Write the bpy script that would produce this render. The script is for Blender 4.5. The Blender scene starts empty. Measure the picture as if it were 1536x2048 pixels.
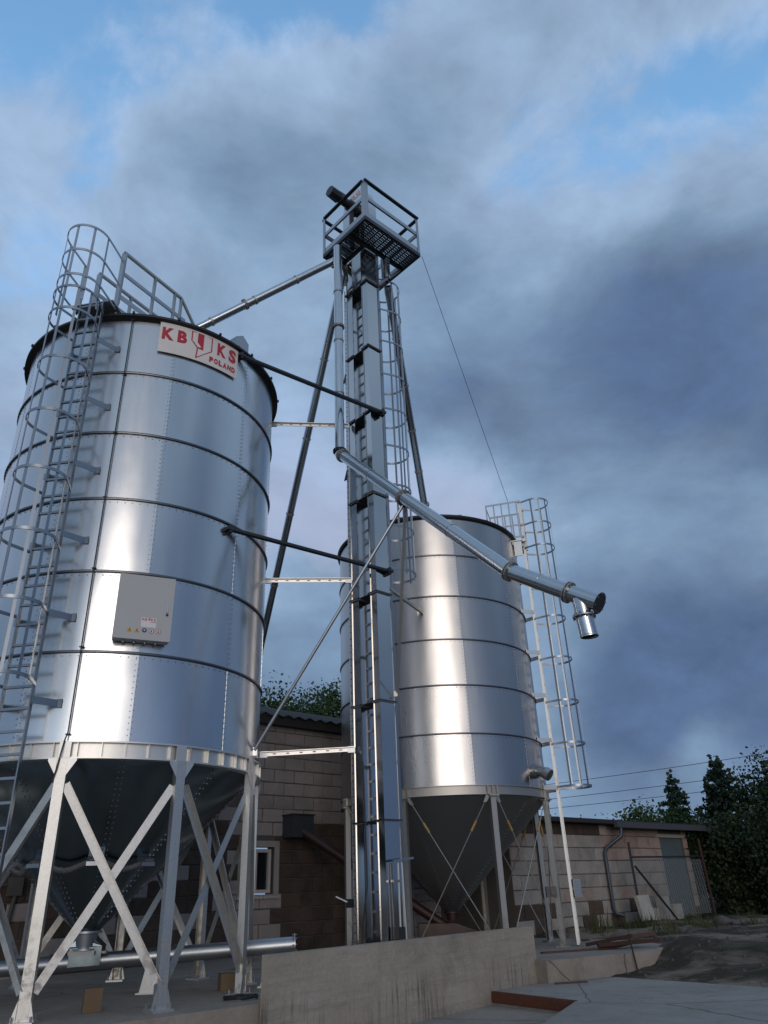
import bpy, math, random
from mathutils import Vector, Matrix
random.seed(7)
R_=math.radians
scene=bpy.context.scene
COL=scene.collection
C=1.42                                   # camera height above the apron (z = 0)

# ------------------------------------------------------------------ camera
def setup_camera():
    p,r,fpx=R_(27.33),R_(-2.33),1474.0
    fw=Vector((0,math.cos(p),math.sin(p))); up=Vector((0,-math.sin(p),math.cos(p))); rt=Vector((1,0,0))
    rt2=math.cos(r)*rt+math.sin(r)*up; up2=-math.sin(r)*rt+math.cos(r)*up
    m=Matrix((rt2,up2,-fw)).transposed().to_4x4(); m.translation=(0,0,C)
    cd=bpy.data.cameras.new('camera'); cam=bpy.data.objects.new('camera',cd); COL.objects.link(cam)
    cam.matrix_world=m
    cd.sensor_fit='HORIZONTAL'; cd.sensor_width=36; cd.lens=fpx/1536*36
    cd.clip_start=0.05; cd.clip_end=3000
    scene.camera=cam
setup_camera()
scene.view_settings.view_transform='Standard'; scene.view_settings.look='None'
scene.view_settings.exposure=0.0; scene.view_settings.gamma=1.0

# ------------------------------------------------------------------ world and sun
SUN_AZ,SUN_EL=R_(173),R_(9)              # compass angle from +y towards +x
SUN_DIR=Vector((math.sin(SUN_AZ)*math.cos(SUN_EL),math.cos(SUN_AZ)*math.cos(SUN_EL),math.sin(SUN_EL)))
class NT:
    """small helper for node trees"""
    def __init__(s,tree): s.t=tree
    def n(s,kind,ins=None,**attrs):
        nd=s.t.nodes.new(kind)
        for k,v in attrs.items(): setattr(nd,k,v)
        for k,v in (ins or {}).items():
            if hasattr(v,'is_output'): s.t.links.new(v,nd.inputs[k])
            else: nd.inputs[k].default_value=v
        return nd
    def m(s,op,a,b=None,c=None,clamp=False):
        ins={0:a}
        if b is not None: ins[1]=b
        if c is not None: ins[2]=c
        return s.n('ShaderNodeMath',ins,operation=op,use_clamp=clamp).outputs[0]
    def ss(s,x,a,b,lo=0.0,hi=1.0):
        return s.n('ShaderNodeMapRange',{0:x,1:a,2:b,3:lo,4:hi},interpolation_type='SMOOTHSTEP').outputs[0]
    def mix(s,f,a,b,blend='MIX'):
        nd=s.t.nodes.new('ShaderNodeMix'); nd.data_type='RGBA'; nd.blend_type=blend
        for i,v in ((0,f),(6,a),(7,b)):
            if hasattr(v,'is_output'): s.t.links.new(v,nd.inputs[i])
            else: nd.inputs[i].default_value=v
        return nd.outputs[2]
def rgb(r,g,b): return (r,g,b,1)
def setup_world():
    w=bpy.data.worlds.new('World'); scene.world=w; w.use_nodes=True
    t=w.node_tree; t.nodes.clear(); N=NT(t)
    sky=N.n('ShaderNodeTexSky',sky_type='NISHITA',sun_disc=False,sun_elevation=SUN_EL,sun_rotation=SUN_AZ,
            air_density=1.0,dust_density=1.0,ozone_density=2.0)
    tc=N.n('ShaderNodeTexCoord'); d=tc.outputs['Generated']
    sp=N.n('ShaderNodeSeparateXYZ',{0:d}); x,y,z=sp.outputs
    # cloud field on the sky sphere, flattened towards the horizon and pushed about by a slow warp
    wv=N.n('ShaderNodeTexNoise',{'Vector':d,'Scale':2.6,'Detail':6.0,'Roughness':0.55}).outputs[1]
    wv=N.n('ShaderNodeVectorMath',{0:wv,1:(0.5,0.5,0.5)},operation='SUBTRACT').outputs[0]
    dw=N.n('ShaderNodeVectorMath',{0:N.n('ShaderNodeVectorMath',{0:wv,'Scale':0.26},operation='SCALE').outputs[0],1:d},operation='ADD').outputs[0]
    dw=N.n('ShaderNodeVectorMath',{0:dw},operation='NORMALIZE').outputs[0]
    flat=N.n('ShaderNodeMapping',{0:d,3:(1.0,1.0,1.7)}).outputs[0]
    n1=N.n('ShaderNodeTexNoise',{'Vector':flat,'Scale':2.1,'Detail':12.0,'Roughness':0.56,'Distortion':0.2}).outputs[0]
    def puff(off):
        mp=N.n('ShaderNodeMapping',{0:flat,1:(3.1+off[0],1.7+off[1],0.4+off[2])}).outputs[0]
        return N.n('ShaderNodeTexNoise',{'Vector':mp,'Scale':4.6,'Detail':12.0,'Roughness':0.60,'Distortion':0.35}).outputs[0]
    n2=puff((0,0,0)); n2b=puff((-0.02,0.0,-0.05))
    relief=N.m('SUBTRACT',n2,n2b)
    n3=N.n('ShaderNodeTexNoise',{'Vector':d,'Scale':2.2,'Detail':6.0,'Roughness':0.5,'Distortion':0.6}).outputs[0]
    # where the cloud masses lie: direction, spread in degrees, amount
    lobes=[((-0.305,0.479,0.823),7,-0.55),((-0.073,0.488,0.870),7,-0.56),((0.153,0.503,0.851),7,0.1),((-0.366,0.494,0.789),6,0.10),
           ((-0.236,0.550,0.801),9,0.16),((-0.070,0.574,0.816),8,0.16),((0.068,0.587,0.807),8,0.18),((0.255,0.528,0.810),7,-0.10),
           ((0.390,0.531,0.752),6,-0.22),((0.135,0.624,0.770),7,-0.14),((0.245,0.597,0.764),8,-0.06),((-0.377,0.589,0.715),8,-0.12),
           ((-0.116,0.658,0.744),5,-0.12),((0.388,0.648,0.655),8,0.06),((0.253,0.726,0.639),9,0.28),((0.395,0.731,0.556),8,0.26),
           ((0.028,0.802,0.597),6,0.14),((0.126,0.828,0.546),6,0.34),((-0.089,0.764,0.639),6,0.08),((0.097,0.709,0.699),6,-0.04),
           ((0.131,0.859,0.494),5,-0.24),((-0.105,0.861,0.498),5,-0.14),((0.271,0.828,0.492),6,-0.02),((0.396,0.786,0.475),7,0.08),
           ((-0.122,0.902,0.414),5,-0.14),((-0.118,0.935,0.334),5,0.06),((0.307,0.879,0.364),7,0.06),((0.349,0.913,0.209),8,0.28),
           ((0.278,0.943,0.182),6,0.2),((0.425,0.863,0.273),7,0.14),((-0.126,0.954,0.271),4,0.14),((0.392,0.909,0.141),3,-0.3),
           ((0.310,0.942,0.127),4,-0.02),((-0.275,0.658,0.701),8,0.02),((-0.408,0.764,0.500),6,-0.06)]
    dens=N.m('MULTIPLY_ADD',n1,0.75,0.145)
    for v,sg,am in lobes:
        v=Vector(v).normalized()
        dt=N.n('ShaderNodeVectorMath',{0:dw,1:v},operation='DOT_PRODUCT').outputs['Value']
        e=N.m('EXPONENT',N.m('MULTIPLY',N.m('MINIMUM',N.m('SUBTRACT',dt,1.0),0.0),2.0/R_(sg)**2))
        dens=N.m('MULTIPLY_ADD',e,am*.85,dens)
    sd=N.n('ShaderNodeVectorMath',{0:d,1:SUN_DIR},operation='DOT_PRODUCT').outputs['Value']
    near=N.ss(sd,-0.3,0.95)
    dens=N.m('MULTIPLY_ADD',near,0.10,dens)
    dens=N.m('MULTIPLY_ADD',N.ss(z,0.42,0.12),0.10,dens)
    dens=N.m('MULTIPLY_ADD',N.m('MULTIPLY',N.ss(x,0.15,0.75),N.ss(z,0.70,0.25)),0.20,dens)
    fine=N.m('MULTIPLY_ADD',N.m('SUBTRACT',n2,0.5),0.55,dens)
    cover=N.m('MAXIMUM',N.ss(fine,0.28,0.44),N.ss(z,0.70,0.56))
    thick=N.ss(N.m('MULTIPLY_ADD',N.m('SUBTRACT',n3,0.5),0.18,fine),0.34,0.95)
    ramp=N.n('ShaderNodeValToRGB',{0:thick}); el=ramp.color_ramp.elements
    el[0].position=0.0; el[0].color=rgb(.36,.50,.72)
    el[1].position=1.0; el[1].color=rgb(.098,.160,.290)
    for p,c in ((.25,(.28,.40,.57)),(.50,(.205,.312,.462)),(.76,(.155,.235,.37))):
        e=el.new(p); e.color=rgb(*c)
    # clouds low towards the sun are lit from the front and warm
    tight=N.ss(sd,0.35,0.98)
    low=N.ss(z,0.33,0.06)
    glow=N.m('MULTIPLY',tight,low)
    lit=N.m('MULTIPLY_ADD',glow,2.2,N.m('MULTIPLY_ADD',near,0.06,1.0))
    cl=N.mix(1.0,ramp.outputs[0],N.n('ShaderNodeCombineColor',{0:lit,1:lit,2:lit}).outputs[0],'MULTIPLY')
    rl=N.m('MULTIPLY_ADD',relief,1.1,1.0)
    cl=N.mix(1.0,cl,N.n('ShaderNodeCombineColor',{0:rl,1:rl,2:rl}).outputs[0],'MULTIPLY')
    warm=N.m('MULTIPLY',glow,0.85)
    cl=N.mix(warm,cl,N.mix(1.0,cl,rgb(1.32,1.06,.82),'MULTIPLY'))
    cl=N.mix(N.m('MULTIPLY',near,0.3),cl,N.mix(1.0,cl,rgb(1.16,1.0,.86),'MULTIPLY'))
    rose=N.m('MULTIPLY',N.ss(z,0.62,0.40),N.ss(thick,0.36,0.04))
    cl=N.mix(N.m('MULTIPLY',rose,0.7),cl,rgb(.42,.46,.63))
    cl10=N.mix(1.0,cl,rgb(10,10,10),'MULTIPLY')
    blue=N.mix(1.0,sky.outputs[0],rgb(4.2,4.9,5.0),'MULTIPLY')
    col=N.mix(cover,blue,cl10)
    bg=N.n('ShaderNodeBackground',{0:col,1:0.1})
    out=N.n('ShaderNodeOutputWorld',{0:bg.outputs[0]})
setup_world()
sl=bpy.data.lights.new('sun','SUN'); sl.energy=0.95; sl.angle=R_(30); sl.color=(1.0,.87,.74)
so=bpy.data.objects.new('sun',sl); COL.objects.link(so)
so.rotation_euler=SUN_DIR.to_track_quat('Z','Y').to_euler()

# ------------------------------------------------------------------ mesh and object helpers
def V(*a): return Vector(a)
def frame(d,up=None):
    d=d.normalized(); up=Vector(up) if up is not None else V(0,0,1)
    if abs(d.dot(up.normalized()))>.999: up=V(1,0,0)
    s=d.cross(up).normalized(); return d,s,s.cross(d).normalized()
class MB:
    def __init__(s): s.v=[]; s.f=[]
    def add(s,vs,fs):
        b=len(s.v); s.v+=[tuple(v) for v in vs]; s.f+=[tuple(i+b for i in f) for f in fs]; return s
    def box(s,c,size,ax=None):
        c=Vector(c); X,Y,Z=ax or (V(1,0,0),V(0,1,0),V(0,0,1)); hx,hy,hz=[k/2 for k in size]
        vs=[c+X*(i*hx)+Y*(j*hy)+Z*(k*hz) for k in (-1,1) for j in (-1,1) for i in (-1,1)]
        return s.add(vs,[(0,2,3,1),(4,5,7,6),(0,1,5,4),(2,6,7,3),(0,4,6,2),(1,3,7,5)])
    def b2(s,lo,hi):
        return s.box([(a+b)/2 for a,b in zip(lo,hi)],[b-a for a,b in zip(lo,hi)])
    def beam(s,p0,p1,w,h,up=None,off=(0,0)):
        p0,p1=Vector(p0),Vector(p1); d,si,u=frame(p1-p0,up)
        return s.box((p0+p1)/2+si*off[0]+u*off[1],((p1-p0).length,w,h),(d,si,u))
    def angle(s,p0,p1,w,t,up=None):
        s.beam(p0,p1,w,t,up); return s.beam(p0,p1,t,w-t,up,off=(w/2-t/2,w/2))
    def channel(s,p0,p1,w,d,t,up=None):
        s.beam(p0,p1,w,t,up)
        s.beam(p0,p1,t,d,up,off=(w/2-t/2,-d/2-t/2)); return s.beam(p0,p1,t,d,up,off=(-w/2+t/2,-d/2-t/2))
    def tube(s,p0,p1,r,n=10,r2=None,caps=True):
        p0,p1=Vector(p0),Vector(p1); d,si,u=frame(p1-p0); r2=r if r2 is None else r2
        a=[(math.cos(2*math.pi*i/n),math.sin(2*math.pi*i/n)) for i in range(n)]
        vs=[p0+si*(c*r)+u*(q*r) for c,q in a]+[p1+si*(c*r2)+u*(q*r2) for c,q in a]
        fs=[(i,n+i,n+(i+1)%n,(i+1)%n) for i in range(n)]
        if caps: fs+=[tuple(range(n)),tuple(range(2*n-1,n-1,-1))]
        return s.add(vs,fs)
    def pipe(s,p0,p1,r,t=.008,n=24):
        """open pipe with wall thickness"""
        p0,p1=Vector(p0),Vector(p1); d,si,u=frame(p1-p0); vs=[]
        for p,q in ((p0,r),(p1,r),(p1,r-t),(p0,r-t)):
            vs+=[p+si*(math.cos(2*math.pi*i/n)*q)+u*(math.sin(2*math.pi*i/n)*q) for i in range(n)]
        fs=[(k*n+i,((k+1)%4)*n+i,((k+1)%4)*n+(i+1)%n,k*n+(i+1)%n) for k in range(4) for i in range(n)]
        return s.add(vs,fs)
    def poly(s,pts,r,n=8,closed=False):
        pts=[Vector(p) for p in pts]; m=len(pts); vs=[]; pu=None
        for i,p in enumerate(pts):
            if closed: d=pts[(i+1)%m]-pts[i-1]
            else: d=pts[min(i+1,m-1)]-pts[max(i-1,0)]
            d,si,u=frame(d,pu); pu=u
            vs+=[p+si*(math.cos(2*math.pi*k/n)*r)+u*(math.sin(2*math.pi*k/n)*r) for k in range(n)]
        fs=[]
        for i in range(m if closed else m-1):
            j=(i+1)%m
            fs+=[(i*n+k,j*n+k,j*n+(k+1)%n,i*n+(k+1)%n) for k in range(n)]
        if not closed: fs+=[tuple(range(n)),tuple(range(m*n-1,(m-1)*n-1,-1))]
        return s.add(vs,fs)
    def strip(s,pts,normals,w,t):
        """flat bar following pts; w along z, t along normals"""
        vs=[]
        for p,nn in zip(pts,normals):
            p=Vector(p); nn=Vector(nn)
            for a,b in ((-1,-1),(1,-1),(1,1),(-1,1)): vs.append(p+nn*(a*t/2)+V(0,0,b*w/2))
        m=len(pts); fs=[(i*4+k,(i+1)*4+k,(i+1)*4+(k+1)%4,i*4+(k+1)%4) for i in range(m-1) for k in range(4)]
        fs+=[(3,2,1,0),((m-1)*4,(m-1)*4+1,(m-1)*4+2,(m-1)*4+3)]
        return s.add(vs,fs)
    def lathe(s,prof,n,a0=0,a1=2*math.pi,c=(0,0,0),closed=True):
        """closed profile of (r,z) turned about z; a part turn gets end caps"""
        full=abs(a1-a0-2*math.pi)<1e-6; m=len(prof); k=n if full else n+1; vs=[]
        for i in range(k):
            a=a0+(a1-a0)*i/n
            vs+=[(c[0]+r*math.cos(a),c[1]+r*math.sin(a),c[2]+z) for r,z in prof]
        fs=[]
        for i in range(n):
            j=(i+1)%k
            fs+=[(i*m+q,j*m+q,j*m+(q+1)%m,i*m+(q+1)%m) for q in range(m if closed else m-1)]
        if not full and closed: fs+=[tuple(range(m-1,-1,-1)),tuple((k-1)*m+q for q in range(m))]
        return s.add(vs,fs)
    def prism(s,pts,ext):
        pts=[Vector(p) for p in pts]; e=Vector(ext); n=len(pts)
        vs=[p-e/2 for p in pts]+[p+e/2 for p in pts]
        return s.add(vs,[tuple(range(n-1,-1,-1)),tuple(range(n,2*n))]+[(i,(i+1)%n,n+(i+1)%n,n+i) for i in range(n)])
    def bolt(s,p,nrm,r=.012,h=.008):
        p=Vector(p); nn=Vector(nrm); return s.tube(p,p+nn*h,r,5,r*.8)
    def mesh(s,name,mat,ang=32,off=(0,0,0)):
        me=bpy.data.meshes.new(name)
        o=Vector(off); me.from_pydata([tuple(Vector(v)-o) for v in s.v] if o.length else s.v,[],s.f)
        import bmesh
        bm=bmesh.new(); bm.from_mesh(me); bmesh.ops.recalc_face_normals(bm,faces=bm.faces[:]); bm.to_mesh(me); bm.free()
        me.shade_smooth(); me.set_sharp_from_angle(angle=R_(ang))
        if mat: me.materials.append(mat)
        return me
ORG={}
def link(name,data,parent=None,loc=(0,0,0),rz=0.0):
    o=bpy.data.objects.new(name,data); COL.objects.link(o); o.location=loc
    if rz: o.rotation_euler=(0,0,rz)
    if parent: o.parent=parent
    ORG[o]=(ORG[parent] if parent else Vector((0,0,0)))+Vector(loc)
    return o
def tag(o,label=None,cat=None,group=None,kind=None):
    for k,v in (('label',label),('category',cat),('group',group),('kind',kind)):
        if v: o[k]=v
    return o
def thing(name,loc,label,cat,group=None,rz=0.0):
    return tag(link(name,None,None,loc,rz),label,cat,group)
def part(parent,name,mb,mat,ang=32):
    """mb in world coordinates (parent not rotated)"""
    return link(name,mb.mesh(name,mat,ang,ORG[parent]),parent)
def lpart(parent,name,mb,mat,ang=32,loc=(0,0,0),rz=0.0):
    """mb in the parent's own coordinates"""
    return link(name,mb.mesh(name,mat,ang),parent,loc,rz)
def solo(name,mb,mat,loc,label,cat,group=None,kind=None,ang=32):
    o=link(name,mb.mesh(name,mat,ang,loc),None,loc); return tag(o,label,cat,group,kind)
def struct(name,mb,mat,ang=32):
    return tag(link(name,mb.mesh(name,mat,ang)),kind='structure')

# ------------------------------------------------------------------ materials
def newmat(name):
    m=bpy.data.materials.new(name); m.use_nodes=True; t=m.node_tree; t.nodes.clear()
    N=NT(t); b=N.n('ShaderNodeBsdfPrincipled'); N.n('ShaderNodeOutputMaterial',{0:b.outputs[0]}); return m,N,b
def setin(N,b,k,v):
    if hasattr(v,'is_output'): N.t.links.new(v,b.inputs[k])
    else: b.inputs[k].default_value=v
def plain(name,c,rough=.6,metal=0.0,var=.15,scale=6.0,bump=0.0,spec=.5):
    m,N,b=newmat(name); g=N.n('ShaderNodeNewGeometry')
    nz=N.n('ShaderNodeTexNoise',{'Vector':g.outputs['Position'],'Scale':scale,'Detail':6.0,'Roughness':.6}).outputs[0]
    f=N.m('MULTIPLY_ADD',N.m('SUBTRACT',nz,.5),2*var,1.0)
    col=N.mix(1.0,rgb(*c),N.n('ShaderNodeCombineColor',{0:f,1:f,2:f}).outputs[0],'MULTIPLY')
    setin(N,b,'Base Color',col); setin(N,b,'Roughness',N.m('MULTIPLY_ADD',N.m('SUBTRACT',nz,.5),.2,rough,clamp=True)); setin(N,b,'Metallic',metal)
    b.inputs['Specular IOR Level'].default_value=spec
    if bump:
        bp=N.n('ShaderNodeBump',{'Strength':1.0,'Distance':bump,'Height':nz}); setin(N,b,'Normal',bp.outputs[0])
    return m
def galv(name,c,rough,metal=1.0,wav=.0,spangle=.06,streak=.05,mud=0):
    m,N,b=newmat(name); g=N.n('ShaderNodeNewGeometry'); oi=N.n('ShaderNodeObjectInfo'); P=g.outputs['Position']
    rn=oi.outputs['Random']
    vo=N.n('ShaderNodeTexVoronoi',{'Vector':P,'Scale':55.0}).outputs['Color']
    vb=N.n('ShaderNodeSeparateColor',{0:vo}).outputs[0]
    st=N.n('ShaderNodeMapping',{0:P,3:(7.0,7.0,.55)}).outputs[0]
    sn=N.n('ShaderNodeTexNoise',{'Vector':st,'Scale':1.6,'Detail':5.0,'Roughness':.6}).outputs[0]
    f=N.m('MULTIPLY_ADD',N.m('SUBTRACT',vb,.5),spangle,1.0)
    f=N.m('MULTIPLY_ADD',N.m('SUBTRACT',sn,.5),streak*2,f)
    f=N.m('MULTIPLY_ADD',N.m('SUBTRACT',rn,.5),.08,f)
    col=N.mix(1.0,rgb(*c),N.n('ShaderNodeCombineColor',{0:f,1:f,2:f}).outputs[0],'MULTIPLY')
    if mud:
        zz=N.n('ShaderNodeSeparateXYZ',{0:P}).outputs[2]; mn=N.n('ShaderNodeTexNoise',{'Vector':P,'Scale':7.0,'Detail':7.0,'Roughness':.7}).outputs[0]
        mk=N.m('MULTIPLY',N.ss(mn,.46,.62),N.ss(zz,1.5,.4))
        col=N.mix(N.m('MULTIPLY',mk,.7),col,rgb(.16,.135,.11)); metal=N.m('MULTIPLY_ADD',mk,-metal*.7,metal)
    setin(N,b,'Base Color',col); setin(N,b,'Metallic',metal)
    rr=N.m('MULTIPLY_ADD',N.m('SUBTRACT',sn,.5),.07,rough); rr=N.m('MULTIPLY_ADD',N.m('SUBTRACT',rn,.5),.06,rr)
    setin(N,b,'Roughness',rr)
    if wav:
        sh=N.n('ShaderNodeVectorMath',{0:P,1:N.n('ShaderNodeCombineXYZ',{0:N.m('MULTIPLY',rn,31.0),1:0.0,2:N.m('MULTIPLY',rn,17.0)}).outputs[0]},operation='ADD').outputs[0]
        wn=N.n('ShaderNodeTexNoise',{'Vector':N.n('ShaderNodeMapping',{0:sh,3:(1.0,1.0,.7)}).outputs[0],'Scale':1.1,'Detail':2.0,'Roughness':.4}).outputs[0]
        bp=N.n('ShaderNodeBump',{'Strength':1.0,'Distance':wav,'Height':wn}); setin(N,b,'Normal',bp.outputs[0])
    return m
def concrete(name,c1,c2,stain=(.05,.045,.04),st_amt=.5,scale=1.0,rough=.85,bands=0.0,bump=.012,crack=0):
    m,N,b=newmat(name); P=N.n('ShaderNodeNewGeometry').outputs['Position']
    a=N.n('ShaderNodeTexNoise',{'Vector':P,'Scale':.9*scale,'Detail':8.0,'Roughness':.62,'Distortion':.3}).outputs[0]
    f2=N.n('ShaderNodeTexNoise',{'Vector':P,'Scale':22*scale,'Detail':5.0,'Roughness':.65}).outputs[0]
    col=N.mix(N.ss(a,.3,.7),rgb(*c1),rgb(*c2))
    s=N.n('ShaderNodeTexNoise',{'Vector':N.n('ShaderNodeMapping',{0:P,1:(4,9,2)}).outputs[0],'Scale':.7*scale,'Detail':9.0,'Roughness':.7,'Distortion':.8}).outputs[0]
    col=N.mix(N.m('MULTIPLY',N.ss(s,.52,.74),st_amt),col,rgb(*stain))
    f=N.m('MULTIPLY_ADD',N.m('SUBTRACT',f2,.5),.5,1.0)
    col=N.mix(1.0,col,N.n('ShaderNodeCombineColor',{0:f,1:f,2:f}).outputs[0],'MULTIPLY')
    h=N.m('MULTIPLY_ADD',f2,.35,a)
    if bands:
        z=N.n('ShaderNodeSeparateXYZ',{0:P}).outputs[2]
        sq=N.n('ShaderNodeMapping',{0:P,3:(.8,.8,8.0)}).outputs[0]
        bn=N.n('ShaderNodeTexNoise',{'Vector':sq,'Scale':1.0,'Detail':6.0,'Roughness':.6,'Distortion':.2}).outputs[0]
        col=N.mix(N.m('MULTIPLY',N.ss(bn,.50,.72),bands),col,rgb(c1[0]*.66,c1[1]*.66,c1[2]*.66))
        dv=N.n('ShaderNodeMapping',{0:P,3:(16.0,16.0,.8)}).outputs[0]
        dn=N.n('ShaderNodeTexNoise',{'Vector':dv,'Scale':1.0,'Detail':5.0,'Roughness':.6}).outputs[0]
        big=N.n('ShaderNodeTexNoise',{'Vector':P,'Scale':.8,'Detail':3.0}).outputs[0]
        drip=N.m('MULTIPLY',N.m('MULTIPLY',N.ss(dn,.48,.66),N.ss(z,.55,.10)),N.ss(big,.45,.60))
        col=N.mix(N.m('MULTIPLY',drip,.75),col,rgb(.055,.05,.042))
        h=N.m('MULTIPLY_ADD',bn,.9,h)
    if crack:
        vv=N.n('ShaderNodeTexVoronoi',{'Vector':N.mix(.12,P,N.n('ShaderNodeTexNoise',{'Vector':P,'Scale':2.5,'Detail':6.0}).outputs[1]),'Scale':.35},feature='DISTANCE_TO_EDGE').outputs[0]
        col=N.mix(N.m('MULTIPLY',N.ss(vv,.006,.001),.7),col,rgb(.05,.045,.04))
        dd=N.n('ShaderNodeTexNoise',{'Vector':P,'Scale':3.0,'Detail':10.0,'Roughness':.75}).outputs[0]
        col=N.mix(N.m('MULTIPLY',N.ss(dd,.50,.70),.45),col,rgb(.11,.095,.08))
    setin(N,b,'Base Color',col); setin(N,b,'Roughness',rough); b.inputs['Specular IOR Level'].default_value=.3
    bp=N.n('ShaderNodeBump',{'Strength':1.0,'Distance':bump,'Height':h}); setin(N,b,'Normal',bp.outputs[0])
    return m
def blockmat(name,c,dark,var=.5):
    m,N,b=newmat(name); P=N.n('ShaderNodeNewGeometry').outputs['Position']; rn=N.n('ShaderNodeObjectInfo').outputs['Random']
    a=N.n('ShaderNodeTexNoise',{'Vector':P,'Scale':1.4,'Detail':8.0,'Roughness':.68,'Distortion':.5}).outputs[0]
    f2=N.n('ShaderNodeTexNoise',{'Vector':P,'Scale':18.0,'Detail':5.0,'Roughness':.7}).outputs[0]
    col=N.mix(N.m('MULTIPLY',N.ss(a,.40,.72),var),rgb(*c),rgb(*dark))
    f=N.m('MULTIPLY_ADD',N.m('SUBTRACT',rn,.5),.16,N.m('MULTIPLY_ADD',N.m('SUBTRACT',f2,.5),.5,1.0))
    col=N.mix(1.0,col,N.n('ShaderNodeCombineColor',{0:f,1:f,2:f}).outputs[0],'MULTIPLY')
    setin(N,b,'Base Color',col); setin(N,b,'Roughness',.9); b.inputs['Specular IOR Level'].default_value=.2
    bp=N.n('ShaderNodeBump',{'Strength':1.0,'Distance':.012,'Height':N.m('MULTIPLY_ADD',f2,.6,a)}); setin(N,b,'Normal',bp.outputs[0])
    return m
def leafmat(name,c,c2):
    m,N,b=newmat(name); P=N.n('ShaderNodeNewGeometry').outputs['Position']
    a=N.n('ShaderNodeTexNoise',{'Vector':P,'Scale':1.3,'Detail':4.0,'Roughness':.6}).outputs[0]
    setin(N,b,'Base Color',N.mix(N.ss(a,.3,.7),rgb(*c),rgb(*c2))); setin(N,b,'Roughness',.65); b.inputs['Specular IOR Level'].default_value=.25
    return m
def perforated(name,c):
    m,N,b=newmat(name); t=m.node_tree
    tc=N.n('ShaderNodeTexCoord').outputs['Object']
    s=N.n('ShaderNodeSeparateXYZ',{0:tc})
    a=N.m('SUBTRACT',N.m('FRACT',N.m('MULTIPLY',s.outputs[0],26.0)),.5); q=N.m('SUBTRACT',N.m('FRACT',N.m('MULTIPLY',s.outputs[1],16.0)),.5)
    rr=N.m('ADD',N.m('MULTIPLY',a,a),N.m('MULTIPLY',q,q))
    setin(N,b,'Base Color',rgb(*c)); setin(N,b,'Metallic',.9); setin(N,b,'Roughness',.45)
    setin(N,b,'Alpha',N.m('GREATER_THAN',rr,.055))
    return m
M={}
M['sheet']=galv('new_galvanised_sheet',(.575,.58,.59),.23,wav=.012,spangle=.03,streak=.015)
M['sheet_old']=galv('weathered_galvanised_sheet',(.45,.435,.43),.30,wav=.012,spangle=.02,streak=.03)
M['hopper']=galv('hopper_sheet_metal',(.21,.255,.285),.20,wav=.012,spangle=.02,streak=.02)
M['hopper_old']=galv('weathered_hopper_metal',(.30,.30,.30),.5,wav=.01)
M['galv']=galv('galvanised_steel',(.40,.415,.44),.40,metal=.95)
M['galv_warm']=galv('galvanised_leg_steel',(.60,.58,.55),.42,metal=.95,streak=.14,spangle=.12,mud=1)
M['galv_old']=galv('weathered_steel',(.42,.40,.375),.48,metal=.85,streak=.08,mud=1)
M['galv_pale']=galv('pale_zinc_steel',(.64,.625,.60),.42,metal=.9,streak=.04)
M['pipe']=galv('spout_pipe_zinc',(.54,.56,.58),.22,wav=.01,spangle=.08)
M['casing']=galv('elevator_casing_zinc',(.53,.515,.505),.13,wav=.003,spangle=.02,streak=.02)
M['dark']=plain('black_rubber',(.012,.012,.014),.5)
M['dark_steel']=plain('dark_painted_steel',(.03,.033,.04),.45,metal=.3)
M['motor']=plain('black_motor_paint',(.015,.017,.02),.4)
M['cage']=galv('cage_steel',(.30,.32,.35),.38,metal=.95)
M['hoop']=galv('dark_hoop_steel',(.13,.135,.15),.35,metal=.95)
M['bolt']=plain('zinc_bolt',(.30,.31,.33),.5,metal=.9)
M['bolt_dark']=plain('dull_bolt',(.16,.16,.17),.5,metal=.6)
M['cab']=plain('grey_cabinet_paint',(.40,.40,.395),.42,var=.04,scale=3)
M['white']=plain('white_banner_vinyl',(.66,.61,.58),.45,var=.06,scale=4)
M['red']=plain('red_print',(.42,.012,.03),.4,var=.05)
M['label']=plain('white_label',(.66,.62,.62),.5,var=.03)
M['yellow']=plain('yellow_warning_print',(.55,.26,.02),.5,var=.05)
M['bluep']=plain('blue_sign_print',(.02,.03,.12),.5,var=.05)
M['ink']=plain('black_print',(.02,.02,.02),.5)
M['conc_wall']=concrete('cast_concrete_wall',(.285,.245,.205),(.345,.305,.26),stain=(.09,.078,.062),st_amt=.45,bands=.45,bump=.018)
M['apron']=concrete('apron_concrete',(.26,.238,.215),(.32,.295,.27),stain=(.15,.13,.11),st_amt=.6,bump=.008,crack=1)
M['slab']=concrete('slab_concrete',(.25,.212,.178),(.32,.28,.24),stain=(.10,.08,.06),st_amt=.6,crack=1)
M['mortar']=concrete('mortar',(.085,.077,.07),(.115,.105,.096),bump=.01)
M['block']=blockmat('pale_block',(.30,.262,.25),(.19,.16,.148),.6)
M['block_brown']=blockmat('dirty_brown_block',(.085,.062,.05),(.035,.027,.023),.8)
M['block_shed']=blockmat('grey_shed_block',(.31,.283,.258),(.16,.14,.122),.6)
M['block_pink']=blockmat('pink_shed_block',(.32,.245,.215),(.16,.12,.10),.6)
M['roof']=plain('dark_roof_sheet',(.022,.021,.022),.8,var=.3)
M['roof_light']=plain('grey_gutter',(.06,.062,.07),.55,var=.2)
M['frame']=plain('white_window_frame',(.48,.44,.41),.5,var=.08)
M['door']=plain('blue_grey_door_paint',(.085,.115,.13),.55,var=.2,scale=3)
M['panel_dark']=plain('dark_steel_panel',(.035,.042,.052),.5,var=.2)
M['rust']=plain('rusty_steel',(.10,.032,.016),.85,var=.5,scale=14,bump=.004)
M['redpipe']=plain('dark_red_paint',(.030,.008,.007),.5,var=.3)
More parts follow.
